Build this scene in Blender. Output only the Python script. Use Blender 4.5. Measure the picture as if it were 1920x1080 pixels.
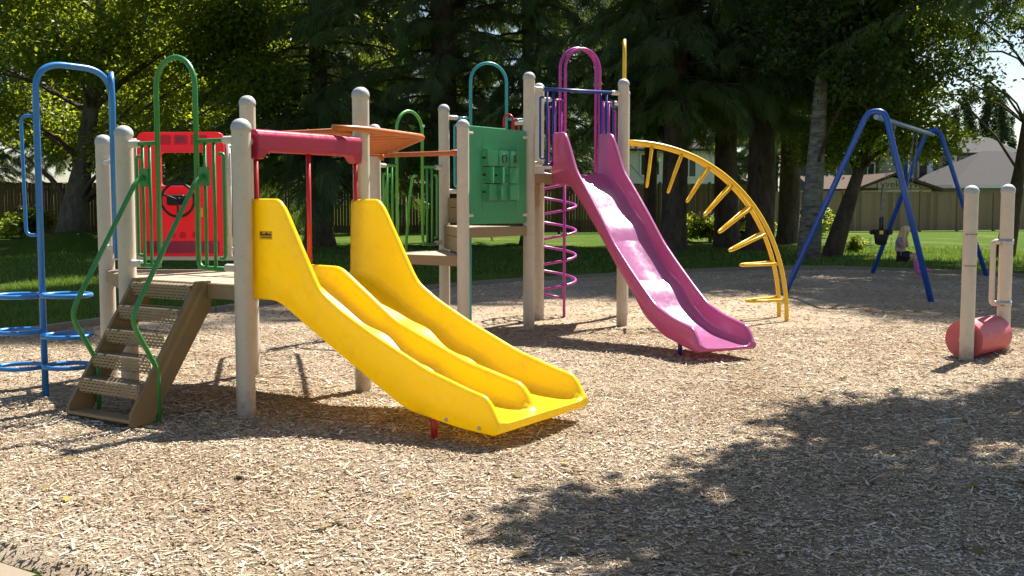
import bpy, bmesh, math, random
import numpy as np
from mathutils import Vector, Matrix, noise as mnoise
R = math.radians
for o in list(bpy.data.objects): bpy.data.objects.remove(o)
scene = bpy.context.scene
col = scene.collection

# ------------------------------------------------------------------ camera
CAM_H = 1.478; F_PX = 2050.0; TH = math.atan(160 / F_PX)
cam = bpy.data.cameras.new('camera'); camo = bpy.data.objects.new('camera', cam); col.objects.link(camo)
camo.location = (0, 0, CAM_H); camo.rotation_euler = (R(90) - TH, 0, 0)
cam.sensor_width = 36; cam.lens = 36 * F_PX / 1920; cam.clip_end = 2000; cam.clip_start = .05
scene.camera = camo
# ------------------------------------------------------------------ world + sun
SUN_AZ, SUN_EL = R(35), R(56)                     # azimuth measured from +Y towards +X
SUNV = Vector((math.sin(SUN_AZ) * math.cos(SUN_EL), math.cos(SUN_AZ) * math.cos(SUN_EL), math.sin(SUN_EL)))
w = bpy.data.worlds.new('World'); scene.world = w; w.use_nodes = True
nt = w.node_tree; bg = nt.nodes['Background']
sky = nt.nodes.new('ShaderNodeTexSky'); sky.sky_type = 'NISHITA'; sky.sun_disc = False
sky.sun_elevation = SUN_EL; sky.sun_rotation = SUN_AZ; sky.air_density = 1.0; sky.dust_density = .8; sky.ozone_density = 1.0
nt.links.new(sky.outputs[0], bg.inputs[0]); bg.inputs[1].default_value = 0.058
sl = bpy.data.lights.new('sun', 'SUN'); sl.energy = 5.0; sl.angle = R(.55); sl.color = (1, .965, .91)
so = bpy.data.objects.new('sun', sl); col.objects.link(so); so.location = SUNV * 60
so.rotation_euler = SUNV.to_track_quat('Z', 'Y').to_euler()
scene.view_settings.view_transform = 'Standard'; scene.view_settings.look = 'None'
scene.view_settings.exposure = 1.38; scene.view_settings.gamma = 1

# ------------------------------------------------------------------ helpers
def ray(x, y):
    a, b = (x - 960) / F_PX, -(y - 540) / F_PX
    return Vector((a, math.cos(TH) + b * math.sin(TH), -math.sin(TH) + b * math.cos(TH)))
def G(x, y, z=0.0):
    r = ray(x, y); t = (z - CAM_H) / r.z; return Vector((r.x * t, r.y * t, z))
def at(x, y, Y):
    r = ray(x, y); t = Y / r.y; return Vector((r.x * t, Y, CAM_H + r.z * t))

def tag(o, label=None, cat=None, group=None, kind=None):
    if label: o['label'] = label
    if cat: o['category'] = cat
    if group: o['group'] = group
    if kind: o['kind'] = kind
    return o
def empty(name, loc, label, cat, group=None):
    o = bpy.data.objects.new(name, None); col.objects.link(o); o.location = loc; o.empty_display_size = .2
    return tag(o, label, cat, group)
def link(name, me, mat, parent=None, smooth=None):
    o = bpy.data.objects.new(name, me); col.objects.link(o)
    if mat is not None and len(me.materials) == 0: me.materials.append(mat)
    if parent is not None:
        o.parent = parent
        if parent.type == 'EMPTY': o.location = -Vector(parent.location)     # meshes carry world coordinates
    return o
def fast_mesh(name, verts, faces):
    """verts (N,3) array, faces (M,k) array of equal size polygons"""
    me = bpy.data.meshes.new(name); verts = np.asarray(verts, np.float32); faces = np.asarray(faces, np.int32)
    k = faces.shape[1]
    me.vertices.add(len(verts)); me.vertices.foreach_set('co', verts.ravel())
    me.loops.add(faces.size); me.loops.foreach_set('vertex_index', faces.ravel())
    me.polygons.add(len(faces)); me.polygons.foreach_set('loop_start', np.arange(len(faces), dtype=np.int32) * k)
    me.update(calc_edges=True); return me

class MB:
    def __init__(s): s.v = []; s.f = []; s.sm = []
    def add(s, vs, fs, smooth=False):
        b = len(s.v); s.v += [tuple(p) for p in vs]; s.f += [tuple(b + i for i in f) for f in fs]; s.sm += [smooth] * len(fs); return s
    def box(s, c, size, rz=0.0, bev=0.0):
        c = Vector(c); sx, sy, sz = [q / 2 for q in size]; cr, sr = math.cos(rz), math.sin(rz)
        def T(x, y, z): return (c.x + x * cr - y * sr, c.y + x * sr + y * cr, c.z + z)
        if bev <= 0:
            vs = [T(x, y, z) for z in (-sz, sz) for y in (-sy, sy) for x in (-sx, sx)]
            return s.add(vs, [(0, 2, 3, 1), (4, 5, 7, 6), (0, 1, 5, 4), (2, 6, 7, 3), (0, 4, 6, 2), (1, 3, 7, 5)])
        ring = [(-sx + bev, -sy), (sx - bev, -sy), (sx, -sy + bev), (sx, sy - bev), (sx - bev, sy), (-sx + bev, sy), (-sx, sy - bev), (-sx, -sy + bev)]
        lv = [(-sz, 1), (-sz + bev, 0), (sz - bev, 0), (sz, 1)]
        vs = []
        for z, ins in lv:
            for x, y in ring:
                k = bev * ins
                vs.append(T(x - math.copysign(min(k, abs(x)), x), y - math.copysign(min(k, abs(y)), y), z))
        fs = []
        for l in range(3):
            for i in range(8): j = (i + 1) % 8; fs.append((l * 8 + i, l * 8 + j, l * 8 + 8 + j, l * 8 + 8 + i))
        fs.append(tuple(range(7, -1, -1))); fs.append(tuple(range(24, 32)))
        return s.add(vs, fs)
    def obox(s, p, q, up, w, h):
        """bar of section w x h from p to q"""
        p, q = Vector(p), Vector(q); d = (q - p).normalized(); sd = d.cross(Vector(up)).normalized(); u = sd.cross(d)
        vs = [e + sd * a * w / 2 + u * b * h / 2 for e in (p, q) for a, b in ((-1, -1), (1, -1), (1, 1), (-1, 1))]
        return s.add(vs, [(0, 3, 2, 1), (4, 5, 6, 7), (0, 1, 5, 4), (1, 2, 6, 5), (2, 3, 7, 6), (3, 0, 4, 7)])
    def prism(s, pts, z0, z1):
        n = len(pts); vs = [(p[0], p[1], z0) for p in pts] + [(p[0], p[1], z1) for p in pts]
        return s.add(vs, [tuple(range(n - 1, -1, -1)), tuple(range(n, 2 * n))] + [(i, (i + 1) % n, n + (i + 1) % n, n + i) for i in range(n)])
    def extrude(s, pts, dv):
        """planar polygon given as 3-D points pushed along dv"""
        n = len(pts); dv = Vector(dv); vs = [Vector(p) for p in pts] + [Vector(p) + dv for p in pts]
        return s.add(vs, [tuple(range(n - 1, -1, -1)), tuple(range(n, 2 * n))] + [(i, (i + 1) % n, n + (i + 1) % n, n + i) for i in range(n)])
    def tube(s, pts, r, seg=10, closed=False, cap=True):
        pts = [Vector(p) for p in pts]; n = len(pts); rad = r if hasattr(r, '__len__') else [r] * n
        T = []
        for i in range(n):
            a = pts[i - 1] if (i > 0 or closed) else pts[i]; b = pts[(i + 1) % n] if (i < n - 1 or closed) else pts[i]
            T.append((b - a).normalized())
        ref = Vector((0, 0, 1)) if abs(T[0].z) < .9 else Vector((1, 0, 0))
        u = T[0].cross(ref).normalized(); vs = []
        for i in range(n):
            u = (u - T[i] * u.dot(T[i])).normalized(); v = T[i].cross(u)
            for k in range(seg):
                a = 2 * math.pi * k / seg; vs.append(pts[i] + (u * math.cos(a) + v * math.sin(a)) * rad[i])
        fs = []
        for i in range(n if closed else n - 1):
            j = (i + 1) % n
            for k in range(seg): l = (k + 1) % seg; fs.append((i * seg + k, i * seg + l, j * seg + l, j * seg + k))
        s.add(vs, fs, True)
        if cap and not closed:
            b = len(s.v) - len(vs)
            s.f.append(tuple(b + k for k in range(seg - 1, -1, -1))); s.f.append(tuple(b + (n - 1) * seg + k for k in range(seg))); s.sm += [False, False]
        return s
    def lathe(s, base, prof, seg=20):
        """prof list of (r, z) about a vertical axis at base"""
        vs = []; n = len(prof)
        for r, z in prof:
            for k in range(seg): a = 2 * math.pi * k / seg; vs.append((base[0] + r * math.cos(a), base[1] + r * math.sin(a), base[2] + z))
        fs = [(i * seg + k, i * seg + (k + 1) % seg, (i + 1) * seg + (k + 1) % seg, (i + 1) * seg + k) for i in range(n - 1) for k in range(seg)]
        s.add(vs, fs, True); return s
    def build(s, name, mat, parent=None, kind=None, label=None):
        me = bpy.data.meshes.new(name); me.from_pydata(s.v, [], s.f); me.update()
        me.polygons.foreach_set('use_smooth', s.sm)
        o = link(name, me, mat, parent)
        if kind: o['kind'] = kind
        if label: o['label'] = label
        return o

def fillet(pts, r=.08, n=6, closed=False):
    pts = [Vector(p) for p in pts]; out = []; N = len(pts)
    for i, p in enumerate(pts):
        if not closed and i in (0, N - 1): out.append(p); continue
        a, b = pts[i - 1], pts[(i + 1) % N]
        la, lb = (a - p).length, (b - p).length; k = min(r, la * .49, lb * .49)
        p0 = p + (a - p).normalized() * k; p1 = p + (b - p).normalized() * k
        for j in range(n + 1):
            t = j / n; out.append(p0 * (1 - t) ** 2 + p * 2 * t * (1 - t) + p1 * t * t)
    return out
def interp(pts, u):
    xs, ys = zip(*pts); return float(np.interp(u, xs, ys))
def smooth_curve(pts, us, win):
    """piecewise linear curve averaged over +-win"""
    xs, ys = zip(*pts); out = []
    for u in us: out.append(float(np.mean(np.interp(np.linspace(u - win, u + win, 15), xs, ys))))
    return out

# ------------------------------------------------------------------ materials
def nodes(name):
    m = bpy.data.materials.new(name); m.use_nodes = True; n = m.node_tree; return m, n, n.nodes['Principled BSDF']
def mixc(n, a, b, fac):
    x = n.nodes.new('ShaderNodeMix'); x.data_type = 'RGBA'
    for i, v in ((6, a), (7, b)):
        if isinstance(v, (tuple, list)): x.inputs[i].default_value = (*v[:3], 1)
        else: n.links.new(v, x.inputs[i])
    if isinstance(fac, (int, float)): x.inputs[0].default_value = fac
    else: n.links.new(fac, x.inputs[0])
    return x.outputs[2]
def noise(n, scale, detail=4, rough=.6, vec=None):
    t = n.nodes.new('ShaderNodeTexNoise'); t.inputs['Scale'].default_value = scale; t.inputs['Detail'].default_value = detail; t.inputs['Roughness'].default_value = rough
    if vec is None:
        g = n.nodes.new('ShaderNodeNewGeometry'); vec = g.outputs['Position']
    n.links.new(vec, t.inputs['Vector']); return t.outputs[0]
def ramp(n, src, stops):
    r = n.nodes.new('ShaderNodeValToRGB'); e = r.color_ramp.elements
    while len(e) < len(stops): e.new(.5)
    for q, (p, c) in zip(e, stops): q.position = p; q.color = (*c, 1) if len(c) == 3 else c
    n.links.new(src, r.inputs[0]); return r.outputs[0]
def bump(n, src, p, strength=.3, dist=.01):
    b = n.nodes.new('ShaderNodeBump'); b.inputs['Strength'].default_value = strength; b.inputs['Distance'].default_value = dist
    n.links.new(src, b.inputs['Height']); n.links.new(b.outputs[0], p.inputs['Normal'])
def paint(name, c, rough=.4, var=.18, dirt=.25, dirtc=(.16, .12, .08), scale=7, metal=0, fine=60, spec=.5):
    m, n, p = nodes(name)
    v = mixc(n, [q * (1 - var) for q in c], [min(1, q * (1 + var)) for q in c], noise(n, scale))
    d = ramp(n, noise(n, 13, 8, .72), [(.5, (0, 0, 0)), (.78, (dirt,) * 3)])
    n.links.new(mixc(n, v, dirtc, d), p.inputs['Base Color'])
    rr = ramp(n, noise(n, 22, 6), [(.3, (rough * .8,) * 3), (.75, (min(1, rough * 1.35),) * 3)]); n.links.new(rr, p.inputs['Roughness'])
    p.inputs['Metallic'].default_value = metal; p.inputs['Specular IOR Level'].default_value = spec
    bump(n, noise(n, fine, 3), p, .12, .002)
    return m
def plastic(name, c, tc, trans=.4, rough=.35, dirt=.2, fade=None):
    """rotomoulded plastic that lets some sunlight through"""
    m, n, p = nodes(name)
    v = mixc(n, [q * .88 for q in c], [min(1, q * 1.1) for q in c], noise(n, 3.2, 5))
    if fade: v = mixc(n, v, fade, ramp(n, noise(n, 2.1, 4), [(.42, (0, 0, 0)), (.75, (.45,) * 3)]))
    d = ramp(n, noise(n, 9, 9, .75), [(.54, (0, 0, 0)), (.8, (dirt,) * 3)])
    v = mixc(n, v, [q * .45 + .05 for q in c], ramp(n, noise(n, 4.3, 7, .7), [(.56, (0, 0, 0)), (.72, (dirt * 1.6,) * 3)]))
    cc = mixc(n, v, (.12, .08, .04), d); n.links.new(cc, p.inputs['Base Color'])
    rr = ramp(n, noise(n, 17, 6), [(.3, (rough * .75,) * 3), (.75, (min(1, rough * 1.5),) * 3)]); n.links.new(rr, p.inputs['Roughness'])
    bump(n, noise(n, 90, 2), p, .06, .002)
    tr = n.nodes.new('ShaderNodeBsdfTranslucent'); tr.inputs[0].default_value = (*tc, 1)
    mx = n.nodes.new('ShaderNodeMixShader'); mx.inputs[0].default_value = trans
    n.links.new(p.outputs[0], mx.inputs[1]); n.links.new(tr.outputs[0], mx.inputs[2])
    n.links.new(mx.outputs[0], n.nodes['Material Output'].inputs[0]); return m
def leafmat(name, c0, c1, tc, trans=.45, rough=.5):
    m, n, p = nodes(name)
    g = n.nodes.new('ShaderNodeNewGeometry')
    v = mixc(n, c0, c1, g.outputs['Random Per Island'])
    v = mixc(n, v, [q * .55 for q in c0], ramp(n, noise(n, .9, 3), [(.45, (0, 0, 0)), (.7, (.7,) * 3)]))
    n.links.new(v, p.inputs['Base Color']); p.inputs['Roughness'].default_value = rough; p.inputs['Specular IOR Level'].default_value = .35
    tr = n.nodes.new('ShaderNodeBsdfTranslucent')
    n.links.new(mixc(n, tc, [q * .5 for q in tc], g.outputs['Random Per Island']), tr.inputs[0])
    mx = n.nodes.new('ShaderNodeMixShader'); mx.inputs[0].default_value = trans
    n.links.new(p.outputs[0], mx.inputs[1]); n.links.new(tr.outputs[0], mx.inputs[2])
    n.links.new(mx.outputs[0], n.nodes['Material Output'].inputs[0]); return m

M = {}
M['post'] = paint('post_tan_paint', (.58, .505, .40), .42, .07, .22, scale=3)
def splash(m):
    n = m.node_tree; p = n.nodes['Principled BSDF']; src = p.inputs['Base Color'].links[0].from_socket
    g = n.nodes.new('ShaderNodeNewGeometry'); sx = n.nodes.new('ShaderNodeSeparateXYZ'); n.links.new(g.outputs['Position'], sx.inputs[0])
    ad_ = n.nodes.new('ShaderNodeMath'); ad_.operation = 'MULTIPLY_ADD'; n.links.new(noise(n, 16, 6, .7), ad_.inputs[0]); ad_.inputs[1].default_value = .5; n.links.new(sx.outputs[2], ad_.inputs[2])
    n.links.new(mixc(n, src, (.22, .16, .10), ramp(n, ad_.outputs[0], [(.26, (.75,) * 3), (.48, (0, 0, 0))])), p.inputs['Base Color'])
splash(M['post'])
M['cap'] = paint('cap_grey', (.42, .42, .42), .5, .1, .2)
M['clamp'] = paint('clamp_pale', (.62, .57, .48), .45, .08, .2)
M['deckedge'] = paint('deck_edge_brown', (.29, .195, .095), .55, .12, .3)
M['stair'] = paint('stair_brown_paint', (.20, .135, .055), .5, .15, .25)
M['green'] = paint('green_powdercoat', (.035, .22, .045), .33, .12, .15)
M['lime'] = paint('lime_powdercoat', (.09, .36, .05), .33, .12, .12)
M['blue'] = paint('blue_powdercoat', (.03, .19, .48), .3, .15, .2)
M['navy'] = paint('navy_powdercoat', (.012, .04, .22), .33, .12, .12)
M['teal'] = paint('teal_powdercoat', (.03, .30, .34), .3, .12, .12)
M['purplebar'] = paint('purple_powdercoat', (.40, .04, .30), .33, .12, .12)
M['yellowbar'] = paint('yellow_powdercoat', (.78, .47, .014), .33, .12, .15)
M['orange'] = paint('orange_plastic_coat', (.46, .12, .02), .4, .15, .15)
M['redbar'] = paint('red_powdercoat', (.45, .015, .012), .33, .12, .12)
M['swingblue'] = paint('swing_blue_paint', (.012, .08, .40), .33, .12, .15)
M['galv'] = paint('galvanised_steel', (.42, .43, .44), .4, .15, .2, metal=.6)
M['beam'] = paint('worn_blue_grey_beam', (.20, .28, .40), .4, .25, .3, metal=.4)
M['yslide'] = plastic('yellow_slide_plastic', (.86, .63, .006), (.95, .74, .015), .36, .3, .34)
M['pslide'] = plastic('magenta_slide_plastic', (.43, .14, .31), (.72, .10, .16), .30, .2, .12, fade=(.45, .19, .38))
M['hood'] = plastic('crimson_hood_plastic', (.42, .025, .08), (.6, .03, .08), .25, .33, .12)
M['redpanel'] = plastic('red_panel_plastic', (.62, .03, .05), (.90, .035, .055), .40, .4, .15, fade=(.62, .10, .13))
M['gpanel'] = plastic('green_panel_plastic', (.06, .36, .16), (.07, .5, .2), .25, .38, .25)
M['drum'] = paint('red_drum', (.52, .10, .115), .5, .2, .3, dirtc=(.30, .12, .10))
M['black'] = paint('black_rubber', (.007, .007, .008), .6, .1, .0)
M['ink'] = paint('black_ink', (.012, .012, .012), .6, .05, 0)
M['stickerw'] = paint('sticker_pale', (.6, .5, .12), .5, .05, .1)
M['stickery'] = paint('sticker_yellow', (.75, .40, .01), .5, .05, .1)
M['chain'] = paint('chain_steel', (.3, .3, .3), .4, .1, .2, metal=.8)
def deck_mat():
    m, n, p = nodes('perforated_deck_coating')
    g = n.nodes.new('ShaderNodeNewGeometry')
    v = n.nodes.new('ShaderNodeTexVoronoi'); v.inputs['Scale'].default_value = 45; v.inputs['Randomness'].default_value = .12
    n.links.new(g.outputs['Position'], v.inputs['Vector'])
    hole = ramp(n, v.outputs['Distance'], [(.26, (1, 1, 1)), (.34, (0, 0, 0))])
    c = mixc(n, (.42, .32, .20), (.52, .41, .27), noise(n, 6)); n.links.new(mixc(n, c, (.10, .075, .045), hole), p.inputs['Base Color'])
    p.inputs['Roughness'].default_value = .6
    inv = n.nodes.new('ShaderNodeMath'); inv.operation = 'SUBTRACT'; inv.inputs[0].default_value = 1; n.links.new(hole, inv.inputs[1])
    bump(n, inv.outputs[0], p, .8, .006); return m
M['deck'] = deck_mat()
def mesh_tread():
    m, n, p = nodes('expanded_metal_tread')
    tc = n.nodes.new('ShaderNodeTexCoord'); mp = n.nodes.new('ShaderNodeMapping'); mp.inputs['Scale'].default_value = (1, 1, 1)
    n.links.new(tc.outputs['UV'], mp.inputs[0])
    b = n.nodes.new('ShaderNodeTexBrick'); b.inputs['Scale'].default_value = 1; b.inputs['Brick Width'].default_value = .042; b.inputs['Row Height'].default_value = .021
    b.inputs['Mortar Size'].default_value = .0096; b.inputs['Mortar Smooth'].default_value = .3; b.offset = .5
    n.links.new(mp.outputs[0], b.inputs[0])
    c = mixc(n, (.20, .15, .085), (.28, .21, .12), noise(n, 9)); n.links.new(c, p.inputs['Base Color']); p.inputs['Roughness'].default_value = .5
    bump(n, b.outputs['Fac'], p, .9, .006)
    t = n.nodes.new('ShaderNodeBsdfTransparent'); mx = n.nodes.new('ShaderNodeMixShader')
    n.links.new(b.outputs['Fac'], mx.inputs[0]); n.links.new(t.outputs[0], mx.inputs[1]); n.links.new(p.outputs[0], mx.inputs[2])
    n.links.new(mx.outputs[0], n.nodes['Material Output'].inputs[0]); return m
M['tread'] = mesh_tread()
def chip_ground():
    m, n, p = nodes('wood_chip_ground')
    a = ramp(n, noise(n, 60, 8, .8), [(.28, (.16, .105, .065)), (.42, (.42, .315, .21)), (.56, (.55, .445, .315)), (.72, (.72, .625, .49))])
    big = ramp(n, noise(n, .8, 4), [(.35, (.76, .70, .62)), (.65, (1, 1, 1))])
    x = n.nodes.new('ShaderNodeMix'); x.data_type = 'RGBA'; x.blend_type = 'MULTIPLY'; x.inputs[0].default_value = 1
    n.links.new(a, x.inputs[6]); n.links.new(big, x.inputs[7]); n.links.new(x.outputs[2], p.inputs['Base Color'])
    p.inputs['Roughness'].default_value = .95; p.inputs['Specular IOR Level'].default_value = .15
    bump(n, noise(n, 70, 6, .75), p, 1, .03); return m
M['chipbed'] = chip_ground()
def chip_mat():
    m, n, p = nodes('wood_chip')
    g = n.nodes.new('ShaderNodeNewGeometry')
    c = ramp(n, g.outputs['Random Per Island'], [(0, (.09, .062, .042)), (.10, (.26, .185, .12)), (.3, (.46, .345, .225)), (.6, (.59, .47, .325)), (.85, (.70, .60, .45)), (1, (.85, .79, .69))])
    pb = ramp(n, noise(n, .9, 5, .65), [(.36, (.70, .63, .55)), (.62, (1, 1, 1))])
    x = n.nodes.new('ShaderNodeMix'); x.data_type = 'RGBA'; x.blend_type = 'MULTIPLY'; x.inputs[0].default_value = 1
    n.links.new(c, x.inputs[6]); n.links.new(pb, x.inputs[7])
    n.links.new(x.outputs[2], p.inputs['Base Color']); p.inputs['Roughness'].default_value = .9; p.inputs['Specular IOR Level'].default_value = .2; return m
M['chip'] = chip_mat()
def lawn_mat():
    m, n, p = nodes('lawn_grass')
    a = ramp(n, noise(n, 30, 8, .8), [(.3, (.03, .058, .008)), (.55, (.08, .135, .018)), (.75, (.145, .20, .03))])
    dry = ramp(n, noise(n, .35, 5, .6), [(.52, (0, 0, 0)), (.72, (.55,) * 3)])
    n.links.new(mixc(n, a, (.26, .22, .08), dry), p.inputs['Base Color']); p.inputs['Roughness'].default_value = 1; p.inputs['Specular IOR Level'].default_value = .05
    bump(n, noise(n, 60, 6, .8), p, 1, .05); return m
M['lawn'] = lawn_mat()
M['grass'] = leafmat('grass_blades', (.07, .14, .015), (.16, .24, .04), (.28, .40, .03), .35)
def wood(name, c0, c1, vert=True, rough=.85):
    m, n, p = nodes(name)
    g = n.nodes.new('ShaderNodeNewGeometry'); mp = n.nodes.new('ShaderNodeMapping'); mp.inputs['Scale'].default_value = (9, 9, .7) if vert else (3, 3, 12)
    n.links.new(g.outputs['Position'], mp.inputs[0])
    t = noise(n, 3, 8, .7, mp.outputs[0]); v = mixc(n, c0, c1, t)
    v = mixc(n, v, [q * .55 for q in c0], ramp(n, g.outputs['Random Per Island'], [(.3, (0, 0, 0)), (1, (.6,) * 3)]))
    n.links.new(v, p.inputs['Base Color']); p.inputs['Roughness'].default_value = rough; p.inputs['Specular IOR Level'].default_value = .1; bump(n, t, p, .5, .01); return m
M['fence'] = wood('weathered_fence_wood', (.27, .175, .115), (.39, .275, .19))
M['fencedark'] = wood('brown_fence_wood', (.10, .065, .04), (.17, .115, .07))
M['timber'] = wood('grey_edging_timber', (.22, .17, .12), (.36, .29, .21), False)
def bark(name, c0, c1, sc=5, zs=.35, strength=1.0):
    m, n, p = nodes(name)
    tc = n.nodes.new('ShaderNodeTexCoord'); mp = n.nodes.new('ShaderNodeMapping'); mp.inputs['Scale'].default_value = (1, 1, zs); n.links.new(tc.outputs['Object'], mp.inputs[0])
    t = noise(n, sc, 8, .75, mp.outputs[0]); n.links.new(ramp(n, t, [(.35, c0), (.62, c1)]), p.inputs['Base Color'])
    p.inputs['Roughness'].default_value = .95; bump(n, t, p, strength, .06); return m
M['bark'] = bark('cedar_bark', (.035, .022, .015), (.13, .085, .058))
M['barkgrey'] = bark('grey_bark', (.05, .042, .032), (.17, .14, .105))
M['birch'] = bark('birch_bark', (.05, .04, .032), (.32, .285, .235), 3.0, 3.2, .5)
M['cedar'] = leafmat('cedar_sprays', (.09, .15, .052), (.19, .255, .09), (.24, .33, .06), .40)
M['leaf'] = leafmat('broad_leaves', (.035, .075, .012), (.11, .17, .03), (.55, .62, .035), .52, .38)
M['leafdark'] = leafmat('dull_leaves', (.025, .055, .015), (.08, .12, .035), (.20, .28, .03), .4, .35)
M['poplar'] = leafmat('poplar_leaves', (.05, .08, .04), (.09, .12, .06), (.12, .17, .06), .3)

# ------------------------------------------------------------------ ground
rng = np.random.default_rng(7); random.seed(7)
BED = [G(0, 640), G(190, 612), G(400, 592), G(520, 573), G(900, 537), G(1150, 521), G(1420, 508), Vector((7.2, 23.6, 0)), Vector((9.0, 22.2, 0)), Vector((10.2, 20.4, 0)), Vector((13.5, 17, 0)),
       Vector((14, 8, 0)), Vector((9, -2, 0)), Vector((2.6, 1.46, 0)), Vector((-1.838, 4.239, 0)), Vector((-2.118, 4.421, 0)), Vector((-5.9, 6.8, 0)), Vector((-6.4, 9.3, 0))]
def sdist(X, Y):
    """signed distance to the bed outline, positive inside"""
    d = np.full(X.shape, 1e9); inside = np.zeros(X.shape, bool); n = len(BED)
    for i in range(n):
        a, b = BED[i], BED[(i + 1) % n]; ex, ey = b.x - a.x, b.y - a.y
        t = np.clip(((X - a.x) * ex + (Y - a.y) * ey) / (ex * ex + ey * ey), 0, 1)
        d = np.minimum(d, np.hypot(X - a.x - t * ex, Y - a.y - t * ey))
        c = ((a.y > Y) != (b.y > Y)) & (X < (b.x - a.x) * (Y - a.y) / ((b.y - a.y) if abs(b.y - a.y) > 1e-9 else 1e-9) + a.x); inside ^= c
    return np.where(inside, d, -d)
def bedz(X, Y):
    z = .046 + .014 * np.sin(X * 1.9 + .7 * np.sin(Y * 1.3)) * np.cos(Y * 1.6 + 1.1 * np.sin(X * .9)) + .006 * np.sin(X * 5.3 + Y * 2.1) * np.sin(Y * 4.7 - X * 1.7)
    for hx, hy, sp, dp in ((.42, 6.55, .42, .034), (2.0, 9.45, .38, .030), (-2.75, 6.75, .35, .018), (4.6, 10.1, .5, .016), (6.9, 19.3, .7, .03)):   # hollows kicked out by feet
        z = z - dp * np.exp(-((X - hx) ** 2 + (Y - hy) ** 2) / sp ** 2)
    return np.maximum(z, .006)
gm = MB().add([(-600, -300, 0), (600, -300, 0), (600, 900, 0), (-600, 900, 0)], [(0, 1, 2, 3)]).build('ground', M['lawn'], kind='structure')
st = .125; xs = np.arange(-7.2, 14.6, st); ys = np.arange(-2.6, 24.6, st); GX, GY = np.meshgrid(xs, ys)
SD = sdist(GX, GY); k = np.clip((SD + .12) / .24, 0, 1); GZ = -.06 + (bedz(GX, GY) + .06) * k * k * (3 - 2 * k)
nx, ny = len(xs), len(ys); idx = np.arange(nx * ny).reshape(ny, nx)
quads = np.stack([idx[:-1, :-1], idx[:-1, 1:], idx[1:, 1:], idx[1:, :-1]], -1).reshape(-1, 4)
keep = (SD.ravel()[quads].max(1) > -.2); quads = quads[keep]
used = np.unique(quads); remap = np.full(nx * ny, -1); remap[used] = np.arange(len(used))
V = np.stack([GX.ravel(), GY.ravel(), GZ.ravel()], 1)[used]
me = fast_mesh('wood_chip_bed', V, remap[quads]); me.polygons.foreach_set('use_smooth', [True] * len(me.polygons))
tag(link('wood_chip_bed', me, M['chipbed']), kind='structure')
# loose chips lying on the bed
def scatter(n, x0, x1, y0, y1, scale):
    X = rng.uniform(x0, x1, n); Y = rng.uniform(y0, y1, n); ok = sdist(X, Y) > .03; X, Y = X[ok], Y[ok]
    return np.stack([X, Y, np.full(len(X), scale)], 1)
pts = np.concatenate([scatter(105000, -3.3, 4.4, 3.9, 8.2, .85), scatter(9000, -6.2, -3.3, 6, 8.2, 1.0), scatter(60000, -6.2, 6.5, 8.2, 12.5, 1.05), scatter(26000, -6, 11, 12.5, 24.5, 1.5), scatter(5000, 4.4, 9, 3.5, 9, 1.2)])
n = len(pts); L = rng.lognormal(-4.45, .62, n) * pts[:, 2] + .005; W = rng.uniform(.0018, .0055, n) * pts[:, 2]; T = rng.uniform(.0015, .004, n) * pts[:, 2]
bigc = rng.random(n) < .11; L = np.where(bigc, L * 2.0 + .008, L); W = np.where(bigc, W * 1.7, W); yaw = rng.uniform(0, 2 * np.pi, n); pit = rng.normal(0, .14, n); rol = rng.normal(0, .22, n)
ax = np.stack([np.cos(yaw) * np.cos(pit), np.sin(yaw) * np.cos(pit), np.sin(pit)], 1)
sd = np.stack([-np.sin(yaw), np.cos(yaw), np.zeros(n)], 1); up = np.cross(ax, sd)
s2 = sd * np.cos(rol)[:, None] + up * np.sin(rol)[:, None]; u2 = np.cross(ax, s2)
C = np.stack([pts[:, 0], pts[:, 1], bedz(pts[:, 0], pts[:, 1]) + np.abs(np.sin(pit)) * L * .5 + rng.uniform(.001, .009, n)], 1)
vs = []
for a, b, c in ((-1, -1, -1), (1, -.6, -1), (1, .6, -1), (-1, 1, -1), (-1, -1, 1), (1, -.6, 1), (1, .6, 1), (-1, 1, 1)):
    vs.append(C + ax * (a * L / 2)[:, None] + s2 * (b * W)[:, None] + u2 * (c * T / 2)[:, None])
vs = np.stack(vs, 1).reshape(-1, 3); q = np.array([(4, 5, 6, 7), (0, 1, 5, 4), (2, 3, 7, 6)])
fs = (np.arange(n)[:, None, None] * 8 + q[None]).reshape(-1, 4)
tag(link('wood_chips', fast_mesh('wood_chips', vs, fs), M['chip']), kind='stuff')
# grass blades along the lawn next to the bed
def blades(n, x0, x1, y0, y1, hmin, hmax, wid):
    X = rng.uniform(x0, x1, n); Y = rng.uniform(y0, y1, n); ok = sdist(X, Y) < -.08; X, Y = X[ok], Y[ok]; n = len(X)
    H = rng.uniform(hmin, hmax, n); a = rng.uniform(0, 6.28, n); ln = rng.normal(0, .4, (n, 2)) * H[:, None]
    wv = np.stack([np.cos(a), np.sin(a), np.zeros(n)], 1) * wid
    b = np.stack([X, Y, np.zeros(n)], 1); t = b + np.stack([ln[:, 0], ln[:, 1], H], 1)
    return np.stack([b - wv, b + wv, t], 1)
gb = np.concatenate([blades(45000, -9, 1, 11, 22, .04, .10, .006), blades(40000, -14, 15, 20, 36, .05, .11, .012)])
tag(link('grass', fast_mesh('grass', gb.reshape(-1, 3), np.arange(len(gb) * 3).reshape(-1, 3)), M['grass']), kind='stuff')

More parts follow.
